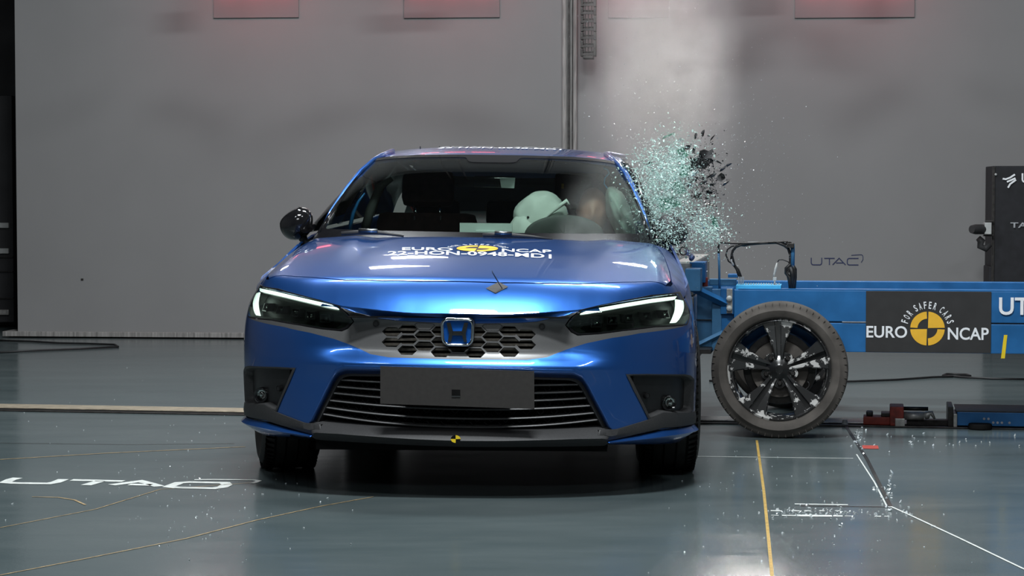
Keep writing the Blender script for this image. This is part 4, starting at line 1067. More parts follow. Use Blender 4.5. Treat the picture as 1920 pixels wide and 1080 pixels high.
# ================================================================ car, continued: windscreen, roof, sides, wheels, interior
WB = [(0, 1.14, .962), (.3, 1.155, .962), (.5, 1.20, .960), (.65, 1.27, .958), (.745, 1.345, .955)]
WT = [(0, 1.985, 1.334), (.3, 1.995, 1.331), (.45, 2.02, 1.325), (.55, 2.06, 1.314), (.575, 2.08, 1.308)]
def curve3(tab, u):
    n = len(tab) - 1; a = abs(u) * n; k = min(int(a), n - 1); f_ = a - k
    p = [Vector(t) for t in tab]; p0 = p[max(k - 1, 0)] if k > 0 else Vector((-p[1].x, p[1].y, p[1].z)); p1, p2 = p[k], p[k + 1]; p3 = p[min(k + 2, n)]
    v = .5 * ((2 * p1) + (p2 - p0) * f_ + (2 * p0 - 5 * p1 + 4 * p2 - p3) * f_ ** 2 + (3 * p1 - p0 - 3 * p2 + p3) * f_ ** 3)
    if u < 0: v.x = -v.x
    return v
def WS(u, v, ex=0):
    a = curve3(WB, u); b = curve3(WT, u); p = a.lerp(b, v); p.z += .035 * math.sin(PI * v) * (1 - .3 * u * u) + ex; p.y -= .012 * math.sin(PI * v); return p
surfW = lambda ex=0: (lambda u, v: body(WS(u, v, ex)))
sqW = [(-1, 0), (1, 0), (1, 1), (-1, 1)]
ws = empty('windscreen'); ws.parent = car
panel('glass', sqW, surfW(0), 'windscreen_glass', ws, step=.06, thick=.003)
fr_in = round_poly([(-.905, .075), (-.4, .055), (0, .05), (.4, .055), (.905, .075), (.90, .95), (.1, .955), (.085, .86), (-.085, .86), (-.1, .955), (-.90, .95)], [.05, 0, 0, 0, .05, .04, .02, .03, .03, .02, .04], 3)
panel('black_border', [(-1.0, -.03), (1.0, -.03), (1.0, 1.0), (-1.0, 1.0)], surfW(.0015), 'black_gloss', ws, holes=[fr_in], step=.06, thick=.001)
# cowl below the glass
rows = [[body(Vector((x, y0, z0))) for (x, y0, z0) in [(lambda p: (p.x, p.y - dy, p.z - dz))(curve3(WB, u)) for u in np.linspace(-1, 1, 40)]] for dy, dz in ((-.01, -.003), (.02, .02), (.07, .03))]
grid_surface('cowl_panel', rows, 'black_plastic', car, .004)
# wipers
for (pts, nm) in (([(640, 438), (676, 435.5), (708, 436), (730, 439), (757, 443)], 'w'), ([(905, 441), (930, 440), (960, 441), (1000, 444), (1036, 449)], 'w')):
    wp = empty('wiper'); wp.parent = car; P = []
    for i, (x, y) in enumerate(pts):
        P.append(body(CF.atY(x, y, 1.10 + .03 * i / 4 + (.03 if x < 700 else 0))))
    MB().tube(P, [.008, .011, .010, .006, .004], 8).build('wiper_blade', 'black_plastic', wp, smooth=True)
    a, b = (P[1], P[2]); m = MB(); m.tube([a + Vector((-.005, -.012, .008)), b + Vector((.0, -.012, .008))], [.009, .008], 8); m.build('wiper_arm', 'chrome_dim', wp, smooth=True, label='silver wiper arm head')
# roof
ZR = [(1.98, 1.334), (2.08, 1.348), (2.3, 1.368), (2.6, 1.384), (3.0, 1.384), (3.5, 1.352), (3.9, 1.300), (4.1, 1.262)]
def R(x, y): return smooth_tab(ZR, y - .12 * (abs(x) / .57) ** 3) - .030 * (abs(x) / .575) ** 3.2 - .9 * max(0, abs(x) - .575)
surfR = lambda x, y: body(Vector((x, y, R(x, y))))
rf = [(x, y + .004) for x, y, z in WT] + [(.60, 2.35), (.605, 3.0), (.59, 3.5), (.56, 3.95), (.35, 4.06), (0, 4.1)]
panel('roof', [(-x, y) for x, y in rf[::-1]] + rf[1:-1], surfR, 'paint', car, step=.05, edge=.03, thick=.02)
# a-pillars and roof rails
PILo = [(596, 441, 1.38), (616.7, 395.4, 1.55), (645.8, 351.7, 1.73), (673, 318, 1.90), (695.8, 298.5, 2.04), (710, 290, 2.14), (733, 281.5, 2.35)]
PP = [CF.atY(a, b, c) for a, b, c in PILo]; PP = [Vector((abs(p.x) - .008, p.y, p.z - .005)) for p in PP]
RAIL = [Vector((.60, 2.7, 1.345)), Vector((.60, 3.2, 1.335)), Vector((.585, 3.6, 1.295)), Vector((.565, 3.9, 1.25))]
DECK = [(4.05, 1.20), (4.35, 1.02), (4.48, .92)]
BELT = [(1.36, .815, .955), (2.0, .80, .985), (2.8, .795, 1.0), (3.5, .775, 1.02), (3.95, .70, 1.04)]
for sg in (-1, 1):
    S = lambda p: body(Vector((sg * p[0], p[1], p[2])))
    pts = [S(p) for p in PP + RAIL]
    MB().tube(pts, [.011, .010, .010, .010, .010, .011, .013, .015, .015, .015, .015], 10).build('roof_rail', 'paint', car, smooth=True)
    # inner black strip of the pillar
    rows = [[S(p + Vector((-.006, -.007, .003))) for p in PP[:6]], [S(Vector((curve3(WB if False else WT, 1).x if False else WS(.94, v).x, WS(.94, v).y - .002, WS(.94, v).z + .005))) for v in (.02, .2, .45, .7, .88, .98)]]
    grid_surface('pillar_trim', rows, 'black_gloss', car, .004)
    # side glass: ruled between belt and rail
    Cb = [Vector((b[1], b[0], b[2])) for b in BELT]
    def belt(t): k = min(int(t * 4), 3); f_ = t * 4 - k; return Cb[k].lerp(Cb[k + 1], f_)
    RL = PP + RAIL
    def rail(t):
        L = [0]
        for a, b in zip(RL, RL[1:]): L.append(L[-1] + (b - a).length)
        q = t * L[-1]; k = 0
        while k < len(L) - 2 and L[k + 1] < q: k += 1
        return RL[k].lerp(RL[k + 1], (q - L[k]) / (L[k + 1] - L[k]))
    def ruled(t, v, e=0):
        p = belt(t).lerp(rail(t), v); p.x += .02 * math.sin(PI * v) + e; return S(p)
    sgm = ((.02, .40), (.43, .78), (.80, .97))
    for a, b in sgm:
        if sg > 0 and a < .3: continue    # struck side: this pane is the cloud of fragments
        nm = 'side_window'
        panel(nm, [(a, .02), (b, .02), (b, .96), (a, .96)], lambda t, v: ruled(t, v), 'side_glass', car, step=.08, thick=.003)
    for a, b in ((.395, .435), (.775, .805), (.965, 1.0)):
        panel('door_pillar', [(a, 0), (b, 0), (b, .97), (a, .97)], lambda t, v: ruled(t, v, .003), 'black_gloss', car, step=.05, thick=.02)
    # body side: fender, doors, quarter panel (on the K surface)
    def arch(yc, r, n=14, a0=10, a1=170): return [(yc + r * math.cos(math.radians(a)), .325 + r * math.sin(math.radians(a))) for a in np.linspace(a0, a1, n)]
    y2s = lambda y: float(np.interp(y, _pl[:601, 1], _sl[:601]))
    bl = lambda y: lerp_tab([(.5, .765), (.8, .80), (1.2, .862), (1.36, .91), (1.6, .952), (2.0, .975), (2.8, .99), (3.5, 1.01), (3.95, 1.03)], y)
    F1 = [(.585, .66), (.56, .70), (.56, .745)] + [(y, bl(y)) for y in (.7, .9, 1.1, 1.3, 1.42)] + [(1.46, .70), (1.44, .25)] + [(1.28, .25)] + arch(.93, .355, a0=-8, a1=158)
    D1 = [(1.465, .25), (1.485, .70), (1.445, bl(1.44))] + [(y, bl(y)) for y in (1.7, 2.0, 2.3, 2.50)] + [(2.50, .25)]
    D2 = [(2.507, .25), (2.507, bl(2.5)), (2.8, bl(2.8)), (3.1, bl(3.1)), (3.42, bl(3.42)), (3.36, .72), (3.24, .60), (3.20, .40), (3.2, .25)]
    Q = [(3.21, .25), (3.208, .40), (3.25, .60), (3.37, .72), (3.427, bl(3.42)), (3.7, bl(3.7)), (3.86, bl(3.86)), (4.2, 1.0)]
    def s_of(y): return y2s(y) if y <= 3.85 else float(np.interp(y, _pl[600:, 1], _sl[600:]))
    toS = lambda L: [(sg * s_of(y), z) for y, z in L]
    for nm, L in (('fender_side', F1), ('door', D1), ('door', D2)):
        dm = 'paint_dusty' if sg > 0 else 'paint'
        d = panel(nm, toS(L), surfK(), dm, car, step=.05, edge=.04, thick=.01, label='scuffed and dusty, on the struck side' if sg > 0 else None)
        if nm == 'door':
            yh = 2.28 if L is D1 else 3.2
            MB().tube([S((HW + .012, yh - .1, .86)), S((HW + .02, yh, .865)), S((HW + .012, yh + .09, .87))], .012, 8).build('door_handle', dm, d, smooth=True)
    sr = sg * s_of(3.21)
    Qs = toS([(3.21, .25)]) + toS([(3.208, .40), (3.25, .60), (3.37, .72), (3.427, bl(3.42)), (3.7, bl(3.7)), (3.86, bl(3.86))]) + [(sg * (SMAX - .55), 1.0), (sg * (SMAX - .55), .25)] + toS(arch(3.665, .355, a0=-5, a1=165))
    panel('quarter_panel', Qs, surfK(), 'paint' if sg < 0 else 'paint_dusty', car, step=.05, edge=.04, thick=.01)
    rows = [[S((HW - .03, y, z)) for y in np.linspace(1.25, 3.3, 10)] for z in (.26, .21, .19)]
    grid_surface('side_sill', rows, 'black_plastic', car, .02)
# tail: boot lid, rear glass, rear bumper, lamps
rs = SMAX - .55
panel('rear_bumper', [(SMAX + .55, .25), (SMAX - .55, .25), (SMAX - .55, .62), (SMAX + .55, .62)], lambda s, z: body(K(s if s <= SMAX else s, z)) if s <= SMAX else body((lambda p: Vector((-p.x, p.y, p.z)))(K(2 * SMAX - s, z))), 'paint', car, step=.06)
panel('tailgate', [(SMAX + .55, .63), (SMAX - .55, .63), (SMAX - .55, .98), (SMAX + .55, .98)], lambda s, z: body(K(s, z)) if s <= SMAX else body((lambda p: Vector((-p.x, p.y, p.z)))(K(2 * SMAX - s, z))), 'paint', car, step=.06)
rows = [[body(Vector((x, y - .10 * (abs(x) / .6) ** 2, z))) for x in np.linspace(-w, w, 16)] for y, z, w in ((4.08, 1.262, .56), (4.2, 1.19, .60), (4.36, 1.07, .66), (4.47, .98, .70))]
grid_surface('rear_window', rows, 'side_glass', car, .004)
for sg in (-1, 1):
    rows = [[body(Vector((sg * (x), y, z))) for x, y in ((.50, 4.50), (.68, 4.40), (.80, 4.24))] for z in (.78, .86)]
    grid_surface('tail_lamp', rows, 'red_tape', car, .02)
MB().box(-.56, .56, .16, 4.2, .17, .21).build('underbody_tray', 'dark_void', car)
MB().box(-.66, .66, .16, 1.15, .21, .66).build('engine_block', 'dark_void', car)
rows = [[body(Vector((x, 1.22, z))) for x in (-.74, 0, .74)] for z in (.2, .6, .93)]
grid_surface('firewall', rows, 'dark_void', car, .01)

# ---- mirrors
def mirror(sg, px, py, Y, sc, tip=0, label=None):
    c = CF.atY(px, py, Y); m = empty('door_mirror'); m.parent = car
    if label: m['label'] = label
    bm = bmesh.new(); bmesh.ops.create_icosphere(bm, subdivisions=4, radius=1)
    for v in bm.verts:
        x, y, z = v.co; x *= sg     # outward positive
        w = .072 * (1 - .0 * z); 
        X = .0765 * math.copysign(abs(x) ** .80, x); Z = .0745 * math.copysign(abs(z) ** .82, z)
        # outline: pointed low outer side, rounded top leaning inwards
        X -= .020 * max(0, z) * (1 if x > 0 else .2) * 1.1; X += .006 * (-z)
        Z -= .018 * max(0, x) * max(0, z); X *= (1 - .18 * max(0, -z) ** 1.5)
        Yv = .075 * y if y < 0 else .05 * y
        Yv += .03 * max(0, x)
        v.co = Vector((sg * X, Yv, Z))
    R_ = Matrix.Rotation(tip, 3, 'Y')
    V = [body(c + (R_ @ v.co) * sc) for v in bm.verts]; F = [[q.index for q in f.verts] for f in bm.faces]; bm.free()
    sh = mk('mirror_shell', V, F, 'black_gloss', m, True)
    if sg < 0:
        MB().tube([body(c + Vector((.03, .0, -.06))), body(c + Vector((.045, 0, -.085))), body(c + Vector((.10, .02, -.10)))], [.022, .018, .016], 8).build('mirror_stalk', 'black_plastic', m, smooth=True)
        MB().lathe([(.0, 0), (.055, 0), (.058, .004)], 24, Matrix.Translation(body(c + Vector((0, .045, 0)))) @ Matrix.Rotation(-PI / 2, 4, 'X')).build('mirror_glass', 'chrome', m)
    return m
mirror(-1, 554.5, 419, 1.52, 1.0)
MATS['black_gloss_'] = MATS['black_gloss']; MATS['black_gloss'] = MATS['film_shard']
mirror(1, 1262, 431, 1.60, .92, label='speckled mirror on the struck side', tip=.25)
MATS['black_gloss'] = MATS['black_gloss_']

# ---- wheels
def tyre_profile(R0, W_, Ri):
    h = W_ / 2
    return [(Ri, -h * .80), (Ri + .012, -h * .90), (Ri + (R0 - Ri) * .5, -h), (R0 - .03, -h * .93), (R0 - .010, -h * .80), (R0 - .002, -h * .55), (R0, 0), (R0 - .002, h * .55), (R0 - .010, h * .80), (R0 - .03, h * .93), (Ri + (R0 - Ri) * .5, h), (Ri + .012, h * .90), (Ri, h * .80), (Ri - .005, 0)]
def car_wheel(x, y, steer, name='wheel'):
    w = empty(name, (x, y, .325), steer); w.parent = car
    M = Matrix.Rotation(PI / 2, 4, 'Y')
    MB().lathe(tyre_profile(.325, .245, .228), 64, M, close=True).build('tyre', 'tyre', w, auto=40)
    mb = MB(); 
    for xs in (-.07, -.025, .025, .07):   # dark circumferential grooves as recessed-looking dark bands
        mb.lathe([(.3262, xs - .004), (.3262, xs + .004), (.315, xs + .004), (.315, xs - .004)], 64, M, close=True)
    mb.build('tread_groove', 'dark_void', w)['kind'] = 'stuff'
    mb = MB()
    for k in range(72):
        a = 2 * PI * k / 72; Mk = Matrix.Rotation(a, 4, 'X')
        for s in (-1, 1): mb.box(s * .075 - .030 * 0, s * .113, -.0025, .0025, .3, .3245 if True else .32, M=Mk @ Matrix.Rotation(s * .25, 4, 'Z'))
    mb.build('tread_block', 'dark_void', w)['kind'] = 'stuff'
    sg = -1 if x < 0 else 1
    MB().lathe([(.228, -.09), (.222, -.09), (.20, 0), (.222, .09), (.228, .09)], 40, M).build('rim', 'wheel_dark', w, smooth=True)
    for k in range(5):
        mb = MB(); mb.prism([(-.02, .03), (.02, .03), (.05, .222), (-.05, .222)], .06, .085, Matrix.Rotation(2 * PI * k / 5, 4, 'X') @ Matrix.Rotation(PI / 2, 4, 'Z') @ Matrix.Rotation(PI / 2, 4, 'X') if sg > 0 else Matrix.Rotation(2 * PI * k / 5, 4, 'X') @ Matrix.Rotation(-PI / 2, 4, 'Z') @ Matrix.Rotation(PI / 2, 4, 'X'))
        mb.build('spoke', 'wheel_dark', w)
    return w
for x, y, st in ((-.80, .93, .25), (.795, .95, .05), (-.785, 3.665, 0), (.785, 3.665, 0)): car_wheel(x, y, st)
for sg in (-1, 1):
    rows = []
    for x in (sg * .60, sg * .885):
        rows.append([body(Vector((x, .93 + .37 * math.cos(a), .325 + .37 * math.sin(a)))) for a in np.linspace(-.1, PI + .1, 24)])
    grid_surface('wheel_arch_liner', rows, 'dark_void', car, .004)
    mb = MB(); mb.box(sg * .60 - .01, sg * .60 + .01, .5, 1.35, .2, .7); mb.build('wheel_arch_wall', 'dark_void', car)

# ---- bonnet lettering laid on the paint
dec = empty('bonnet_lettering'); dec.parent = car
def on_hood_px(V, F, x0, x1, ya, yb, yc_, yd, material, name):
    "maps unit square text to the hood quad whose corners are pixels (x0,ya)-(x1,yb) top and (x0,yc)-(x1,yd) bottom"
    c = [UT(x0, ya), UT(x1, yb), UT(x0, yc_), UT(x1, yd)]; P = []
    for v in V:
        t = Vector(c[0]).lerp(Vector(c[1]), v[0]); b = Vector(c[2]).lerp(Vector(c[3]), v[0]); p = b.lerp(t, v[1]); P.append(surfT(.0032)(p.x, p.y))
    return mk(name, P, F, material, dec)
def unit_text(t): return fit_text(t, 0, 1, 0, 1)
on_hood_px(*unit_text('EURO'), 754, 849, 465.4, 466.2, 470.6, 471.6, 'white_print', 'lettering')
on_hood_px(*unit_text('NCAP'), 941, 1034, 467.8, 470.2, 473.2, 476, 'white_print', 'lettering')
on_hood_px(*unit_text('22-HON-0948-MD1'), 727, 1034, 473, 478.5, 480.2, 486.5, 'white_print', 'lettering')
# roundel
ctr = UT(895, 467.3); Lp = UT(856, 466.6); rx = abs(ctr[0] - Lp[0]); ry = rx * 1.0
top_ = UT(895, 461.8); ry = abs(top_[1] - ctr[1]); ry = min(max(ry, rx * .7), rx * 1.6)
def rquad(q, r0=0, r1=1, g=.03):
    a0 = 90 * q + 3; a1 = 90 * q + 87
    o_ = arc(0, 0, r1, a0, a1, 10); i_ = arc(0, 0, r0, a1, a0, 10) if r0 > 0 else [(g * math.cos(math.radians(90 * q + 45)) * 1.4, g * math.sin(math.radians(90 * q + 45)) * 1.4)]
    return o_ + i_
def roundel(place, parent, nm='roundel'):
    for q, (r0, r1) in ((0, (0, 1)), (1, (.58, 1)), (2, (0, 1)), (3, (.58, 1))):
        pl = rquad(q, r0, r1); n = len(pl)
        if r0 > 0:
            h = n // 2; F = [(i, i + 1, n - 2 - i, n - 1 - i) for i in range(h - 1)]
        else: F = [tuple(range(n))]
        mk(nm + '_segment', [place(x, y) for x, y in pl], F, 'euro_yellow', parent)
roundel(lambda x, y: surfT(.0034)(ctr[0] + x * rx, ctr[1] + y * ry), dec)
pl = arc(0, 0, 1.0, 0, 360, 32)[:-1]
mk('roundel_disc', [surfT(.0026)(ctr[0] + x * rx, ctr[1] + y * ry) for x, y in pl], [tuple(range(len(pl)))], 'sign_black', dec)
def arc_text(t, R_, a0, a1, h, place, material, parent, name='lettering'):
    cs = [c for c in t]; n = len(cs)
    wd = [.5 if c == ' ' else (.45 if c in 'I' else 1) for c in cs]; tot = sum(wd); acc = 0
    for c, w in zip(cs, wd):
        a = math.radians(a0 + (a1 - a0) * (acc + w / 2) / tot); acc += w
        if c == ' ': continue
        V, F = fit_text(c, -.36, .36, 0, 1); sc = abs(math.radians(a1 - a0)) * R_ / tot * .86
        P = []
        for v in V:
            lx = v.x * sc; ly = R_ + v.y * h; P.append(place(ly * math.cos(a) + lx * math.sin(a), ly * math.sin(a) - lx * math.cos(a)))
        mk(name, P, F, material, parent)
arc_text('FOR SAFER CARS', 1.22, 168, 12, .32, lambda x, y: surfT(.0034)(ctr[0] + x * rx, ctr[1] + y * ry), 'white_print', dec)
# roof lettering, almost edge-on
for t, y0, y1 in (('EURO  NCAP', 2.50, 2.62), ('22-HON-0948-MD1', 2.34, 2.44)):
    V, F = fit_text(t, -.30, .30, y0, y1)
    mk('lettering', [surfR(v.x, v.y) + Vector((0, 0, .003)) for v in V], F, 'white_print', dec)
# diamond sticker and loose wire on the seam
c = UT(931, 541); st = empty('diamond_sticker'); st.parent = car
dp = [UT(911, 543), UT(929, 552.5), UT(953, 541), UT(935, 531.5)]
mk('sticker_sheet', [surfT(.004)(x, y) for x, y in dp], [(0, 1, 2, 3)], 'plate_black', st)
wpx = [(942, 541.5), (936, 532), (930, 522), (924, 512), (922.5, 507)]; wy = .16
MB().tube([body(CF.atY(x, y, .12 - .02 * i)) for i, (x, y) in enumerate(wpx)], [.0015, .002, .0025, .002, .001], 6).build('loose_wire', 'chrome_dim', st, smooth=True)
# roof antenna-like rivets
for px in (788, 824, 845, 911, 955):
    p = CF.atY(px, 277, 2.62); MB().lathe([(.003, -.01), (.003, .006), (0, .008)], 8, Matrix.Translation(body(p))).build('roof_peg', 'black_plastic', car)

# ---- interior
def B(mb): mb.V = [tuple(body(v)) for v in mb.V]; return mb
mb = MB(); mb.box(-.70, .70, 1.36, 1.85, .78, .915, .03); dash = B(mb).build('dashboard', 'interior', car, auto=40)
rows = [[body(Vector((x, y, z))) for x in np.linspace(-.70, .70, 12)] for y, z in ((1.22, .935), (1.4, .93), (1.6, .925), (1.75, .90))]
grid_surface('dash_top', rows, 'interior', car, .01)
q = (CF.atY(862, 418, 1.62), CF.atY(960, 419, 1.62), CF.atY(862, 436, 1.62), CF.atY(960, 437, 1.62)); V, F = quad_box(q, 1.62, 1.64); scn = mk('display_screen', V, F, 'screen_grey', car)
mb = MB(); a = CF.atY(910, 435, 1.60); B(MB().box(a.x - .045, a.x + .045, 1.60, 1.62, a.z - .05, a.z + .008, .004)).build('screen_mount', 'screen_grey', scn)
# steering wheel
sc_ = CF.atY(1060, 480, 1.80); stw = empty('steering_wheel'); stw.parent = car
Mx = Matrix.Translation(sc_) @ Matrix.Rotation(-.40, 4, 'X')
pts = [Mx @ Vector((.182 * math.cos(a), 0, .182 * math.sin(a))) for a in np.linspace(0, 2 * PI, 49)[:-1]]
MB().tube([body(p) for p in pts], .016, 10, closed=True).build('steering_rim', 'interior', stw, smooth=True)
for an in (0, 180, 270):
    a = math.radians(an); MB().tube([body(Mx @ Vector((.04 * math.cos(a), 0, .04 * math.sin(a)))), body(Mx @ Vector((.18 * math.cos(a), 0, .18 * math.sin(a))))], .018, 8).build('steering_spoke', 'interior', stw, smooth=True)
MB().lathe([(0, .03), (.06, .02), (.075, -.02)], 24, Matrix.Translation(body(sc_)) @ Matrix.Rotation(PI / 2 - .4, 4, 'X')).build('steering_hub', 'interior', stw, smooth=True)
rows = []
for rr_, dy in ((1.0, 0), (.90, -.012), (.6, -.016), (.0, -.018)):
    rows.append([body(CF.atY(1058 + 74 * rr_ * math.cos(a), 441 - 37 * rr_ * math.sin(a), 1.74 + dy)) for a in np.linspace(0, PI, 30)])
grid_surface('instrument_hood', rows, 'hood_grey', car, .006)
# seats
def seat(x, y, lab=None):
    s = empty('car_seat'); s.parent = car
    B(MB().box(x - .25, x + .25, y - .30, y + .25, .38, .52, .05)).build('seat_cushion', 'interior_red', s, auto=50)
    M = Matrix.Translation((x, y + .24, .5)) @ Matrix.Rotation(-.32, 4, 'X')
    B(MB().box(-.25, .25, -.06, .08, 0, .58, .05, M)).build('backrest', 'interior_red', s, auto=50)
    B(MB().box(-.13, .13, -.05, .05, .62, .80, .04, M)).build('headrest', 'interior_red', s, auto=50)
    for dx in (-.06, .06): B(MB().tube([M @ Vector((dx, 0, .55)), M @ Vector((dx, 0, .65))], .007, 6)).build('headrest_post', 'chrome', s, smooth=True)
seat(-.37, 2.15); seat(.38, 2.25)
mb = MB(); mb.box(-.60, .60, 3.05, 3.2, .45, .98, .05); B(mb).build('rear_bench', 'interior', car, auto=50)
for x in (-.38, 0, .38): B(MB().box(x - .12, x + .12, 3.1, 3.2, .98, 1.12, .03)).build('rear_headrest', 'interior', car, auto=50)
mb = MB(); mb.box(-.70, .70, 3.2, 4.1, .90, .93); B(mb).build('parcel_shelf', 'interior', car)
mb = MB(); mb.box(-.74, .74, 1.3, 4.0, .22, .25); B(mb).build('cabin_floor', 'interior', car)
# rear-view mirror and camera block
p = CF.atY(938, 342, 1.98)
B(MB().box(p.x - .125, p.x + .07, 1.97, 2.0, p.z - .028, p.z + .03, .012)).build('rear_view_mirror', 'black_gloss', car, auto=40)
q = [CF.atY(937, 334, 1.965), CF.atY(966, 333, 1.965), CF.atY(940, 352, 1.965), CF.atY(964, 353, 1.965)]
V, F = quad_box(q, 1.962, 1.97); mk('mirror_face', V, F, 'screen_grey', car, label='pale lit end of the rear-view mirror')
for px in (777, 826):
    p = CF.atY(px, 408.5, 2.38); B(MB().box(p.x - .003, p.x + .003, 2.38, 2.386, p.z - .010, p.z + .010)).build('headrest_glint', 'chrome', car)
# passenger-side door edge seen through the glass (blue inner frame) and door pillar trim
pl = [CF.atY(x, y, 1.9) for x, y in ((655, 432), (662, 400), (672, 378), (684, 362))]
MB().tube([body(v) for v in pl], [.010, .009, .006, .003], 8).build('inner_door_edge', 'blue_steel', car, smooth=True)
pl = [CF.atY(x, y, 2.2) for x, y in ((684, 432), (694, 395), (712, 350), (735, 335))]
MB().tube([body(v) for v in pl], [.022, .022, .020, .012], 8).build('door_pillar_trim', 'headliner', car, smooth=True)
# airbags
def blob(name, c, rad, M3, material, parent, bump=.0, f=None, sub=4):
    bm = bmesh.new(); bmesh.ops.create_icosphere(bm, subdivisions=sub, radius=1); V = []
    for v in bm.verts:
        n = v.co.copy(); k = 1 + bump * mnoise.noise(n * 2.3 + Vector(c))
        if f: n = f(n)
        V.append(body(Vector(c) + M3 @ Vector((n.x * rad[0] * k, n.y * rad[1] * k, n.z * rad[2] * k))))
    F = [[q.index for q in g.verts] for g in bm.faces]; bm.free(); return mk(name, V, F, material, parent, True)
ac = CF.atY(1012, 418, 2.0); ab = blob('centre_airbag', ac, (.128, .10, .150), Matrix.Rotation(.25, 3, 'Y'), 'airbag', car, .10)
ac2 = CF.atY(990, 436, 1.98); blob('airbag_lobe', ac2, (.09, .09, .10), Matrix.Identity(3), 'airbag', ab, .06)
for px, py in ((990, 407.5), (1008.5, 402)):
    p = CF.atY(px, py, 1.905); MB().lathe([(0, 0), (.006, 0)], 12, Matrix.Translation(body(p)) @ Matrix.Rotation(PI / 2, 4, 'X')).build('vent_hole', 'interior', ab)
sp = [CF.atY(x, y, 1.90 + .0 * i) for i, (x, y) in enumerate(((985, 437), (1010, 418), (1035, 398), (1050, 386), (1063, 377), (1066, 384), (1062, 374)))]
MB().tube([body(v) for v in sp], [.003, .005, .006, .009, .012, .008, .003], 8).build('torn_seam', 'airbag', ab, smooth=True)
cc = CF.atY(1163, 404, 2.10); blob('curtain_airbag', cc, (.055, .30, .14), Matrix.Rotation(-.35, 3, 'Y'), 'airbag_sheer', car, .14)
cp = [CF.atY(x, y, 2.12) for x, y in ((1132, 315), (1139, 318), (1142, 325), (1134, 334), (1133, 345), (1139, 353), (1146, 362))]
MB().tube([body(v) for v in cp], .0035, 6).build('curtain_cord', 'light_blue', car, smooth=True)
p = CF.atY(1055, 349, 2.6); B(MB().box(p.x - .006, p.x + .006, 2.6, 2.605, p.z - .012, p.z + .012)).build('roof_sticker', 'euro_yellow', car)
# struck side: bulging rear door frame beside the pillar, bent panels
cp = [CF.atY(x, y, yy) for x, y, yy in ((1165, 304, 2.2), (1174, 309, 2.2), (1184, 322, 2.15), (1196, 346, 2.1), (1207, 372, 2.0), (1217, 398, 1.9), (1226, 425, 1.75), (1232, 450, 1.6))]
MB().tube([body(v) for v in cp], [.006, .014, .018, .018, .018, .018, .017, .014], 10).build('bent_door_frame', 'black_gloss', car, smooth=True, label='black door frame bulging out on the struck side')
cp = [CF.atY(x - 7, y + 4, yy) for x, y, yy in ((1172, 306, 2.2), (1184, 322, 2.15), (1196, 346, 2.1), (1207, 372, 2.0), (1217, 398, 1.9))]
MB().tube([body(v) for v in cp], [.004, .012, .014, .012, .006], 8).build('bent_door_inner_edge', 'paint', car, smooth=True)

# crash test dummy on the driver's seat
dm = empty('crash_test_dummy', (0, 0, 0), 0, 'crash test dummy with brown head seated behind the steering wheel', 'dummy')
def W_(p):
    "car coordinates -> world"
    p = body(p); c, s = math.cos(CF.a), math.sin(CF.a); return Vector((CF.o.x + p.x * c + p.y * s, CF.o.y - p.x * s + p.y * c, p.z))
hc = CF.atY(1112, 398, 2.22)
X0 = .40
joints = [(X0, 2.30, .50), (X0, 2.34, .68), (X0, 2.33, .86), (hc.x, 2.28, .94), (hc.x, 2.26, .99),
          (X0 - .19, 2.30, .86), (X0 - .23, 2.12, .68), (X0 - .14, 1.90, .84), (X0 + .17, 2.30, .86), (X0 + .20, 2.12, .68), (X0 + .10, 1.90, .84),
          (X0 - .09, 2.25, .50), (X0 - .12, 1.85, .58), (X0 - .12, 1.55, .32), (X0 + .09, 2.25, .50), (X0 + .12, 1.85, .58), (X0 + .12, 1.55, .32)]
rad = [.13, .12, .13, .055, .05, .06, .045, .035, .06, .045, .035, .08, .06, .045, .08, .06, .045]
ed = [(0, 1), (1, 2), (2, 3), (3, 4), (2, 5), (5, 6), (6, 7), (2, 8), (8, 9), (9, 10), (0, 11), (11, 12), (12, 13), (0, 14), (14, 15), (15, 16)]
me = bpy.data.meshes.new('body'); me.from_pydata([W_(p) for p in joints], ed, []); bo = bpy.data.objects.new('body', me); COL.objects.link(bo); bo.parent = dm
me.materials.append(MATS['dummy_cloth'])
sk = bo.modifiers.new('skin', 'SKIN'); 
for v, r_ in zip(me.skin_vertices[0].data, rad): v.radius = (r_, r_)
me.skin_vertices[0].data[0].use_root = True
bo.modifiers.new('sub', 'SUBSURF').levels = 2; bo.modifiers['sub'].render_levels = 2
bm = bmesh.new(); bmesh.ops.create_icosphere(bm, subdivisions=4, radius=1); V = []
for v in bm.verts:
    x, y, z = v.co; X = .074 * x * (1 - .18 * max(0, -z)); Y = .095 * y; Z = .118 * z
    if y < 0:
        Y -= .018 * math.exp(-(x / .16) ** 2 - ((z + .12) / .16) ** 2)                    # nose
        Y += .010 * (math.exp(-((x - .36) / .16) ** 2 - ((z - .06) / .12) ** 2) + math.exp(-((x + .36) / .16) ** 2 - ((z - .06) / .12) ** 2))   # eye sockets
        Y += .004 * math.exp(-(x / .3) ** 2 - ((z + .45) / .05) ** 2)                      # mouth line
    if abs(abs(x) - .97) < .06: X += math.copysign(.010 * math.exp(-((z) / .22) ** 2 - (y / .2) ** 2), x)
    V.append(W_(Vector((hc.x + X, hc.y + Y, hc.z + Z))))
F = [[q.index for q in g.verts] for g in bm.faces]; bm.free(); mk('head', V, F, 'dummy_skin', dm, True)
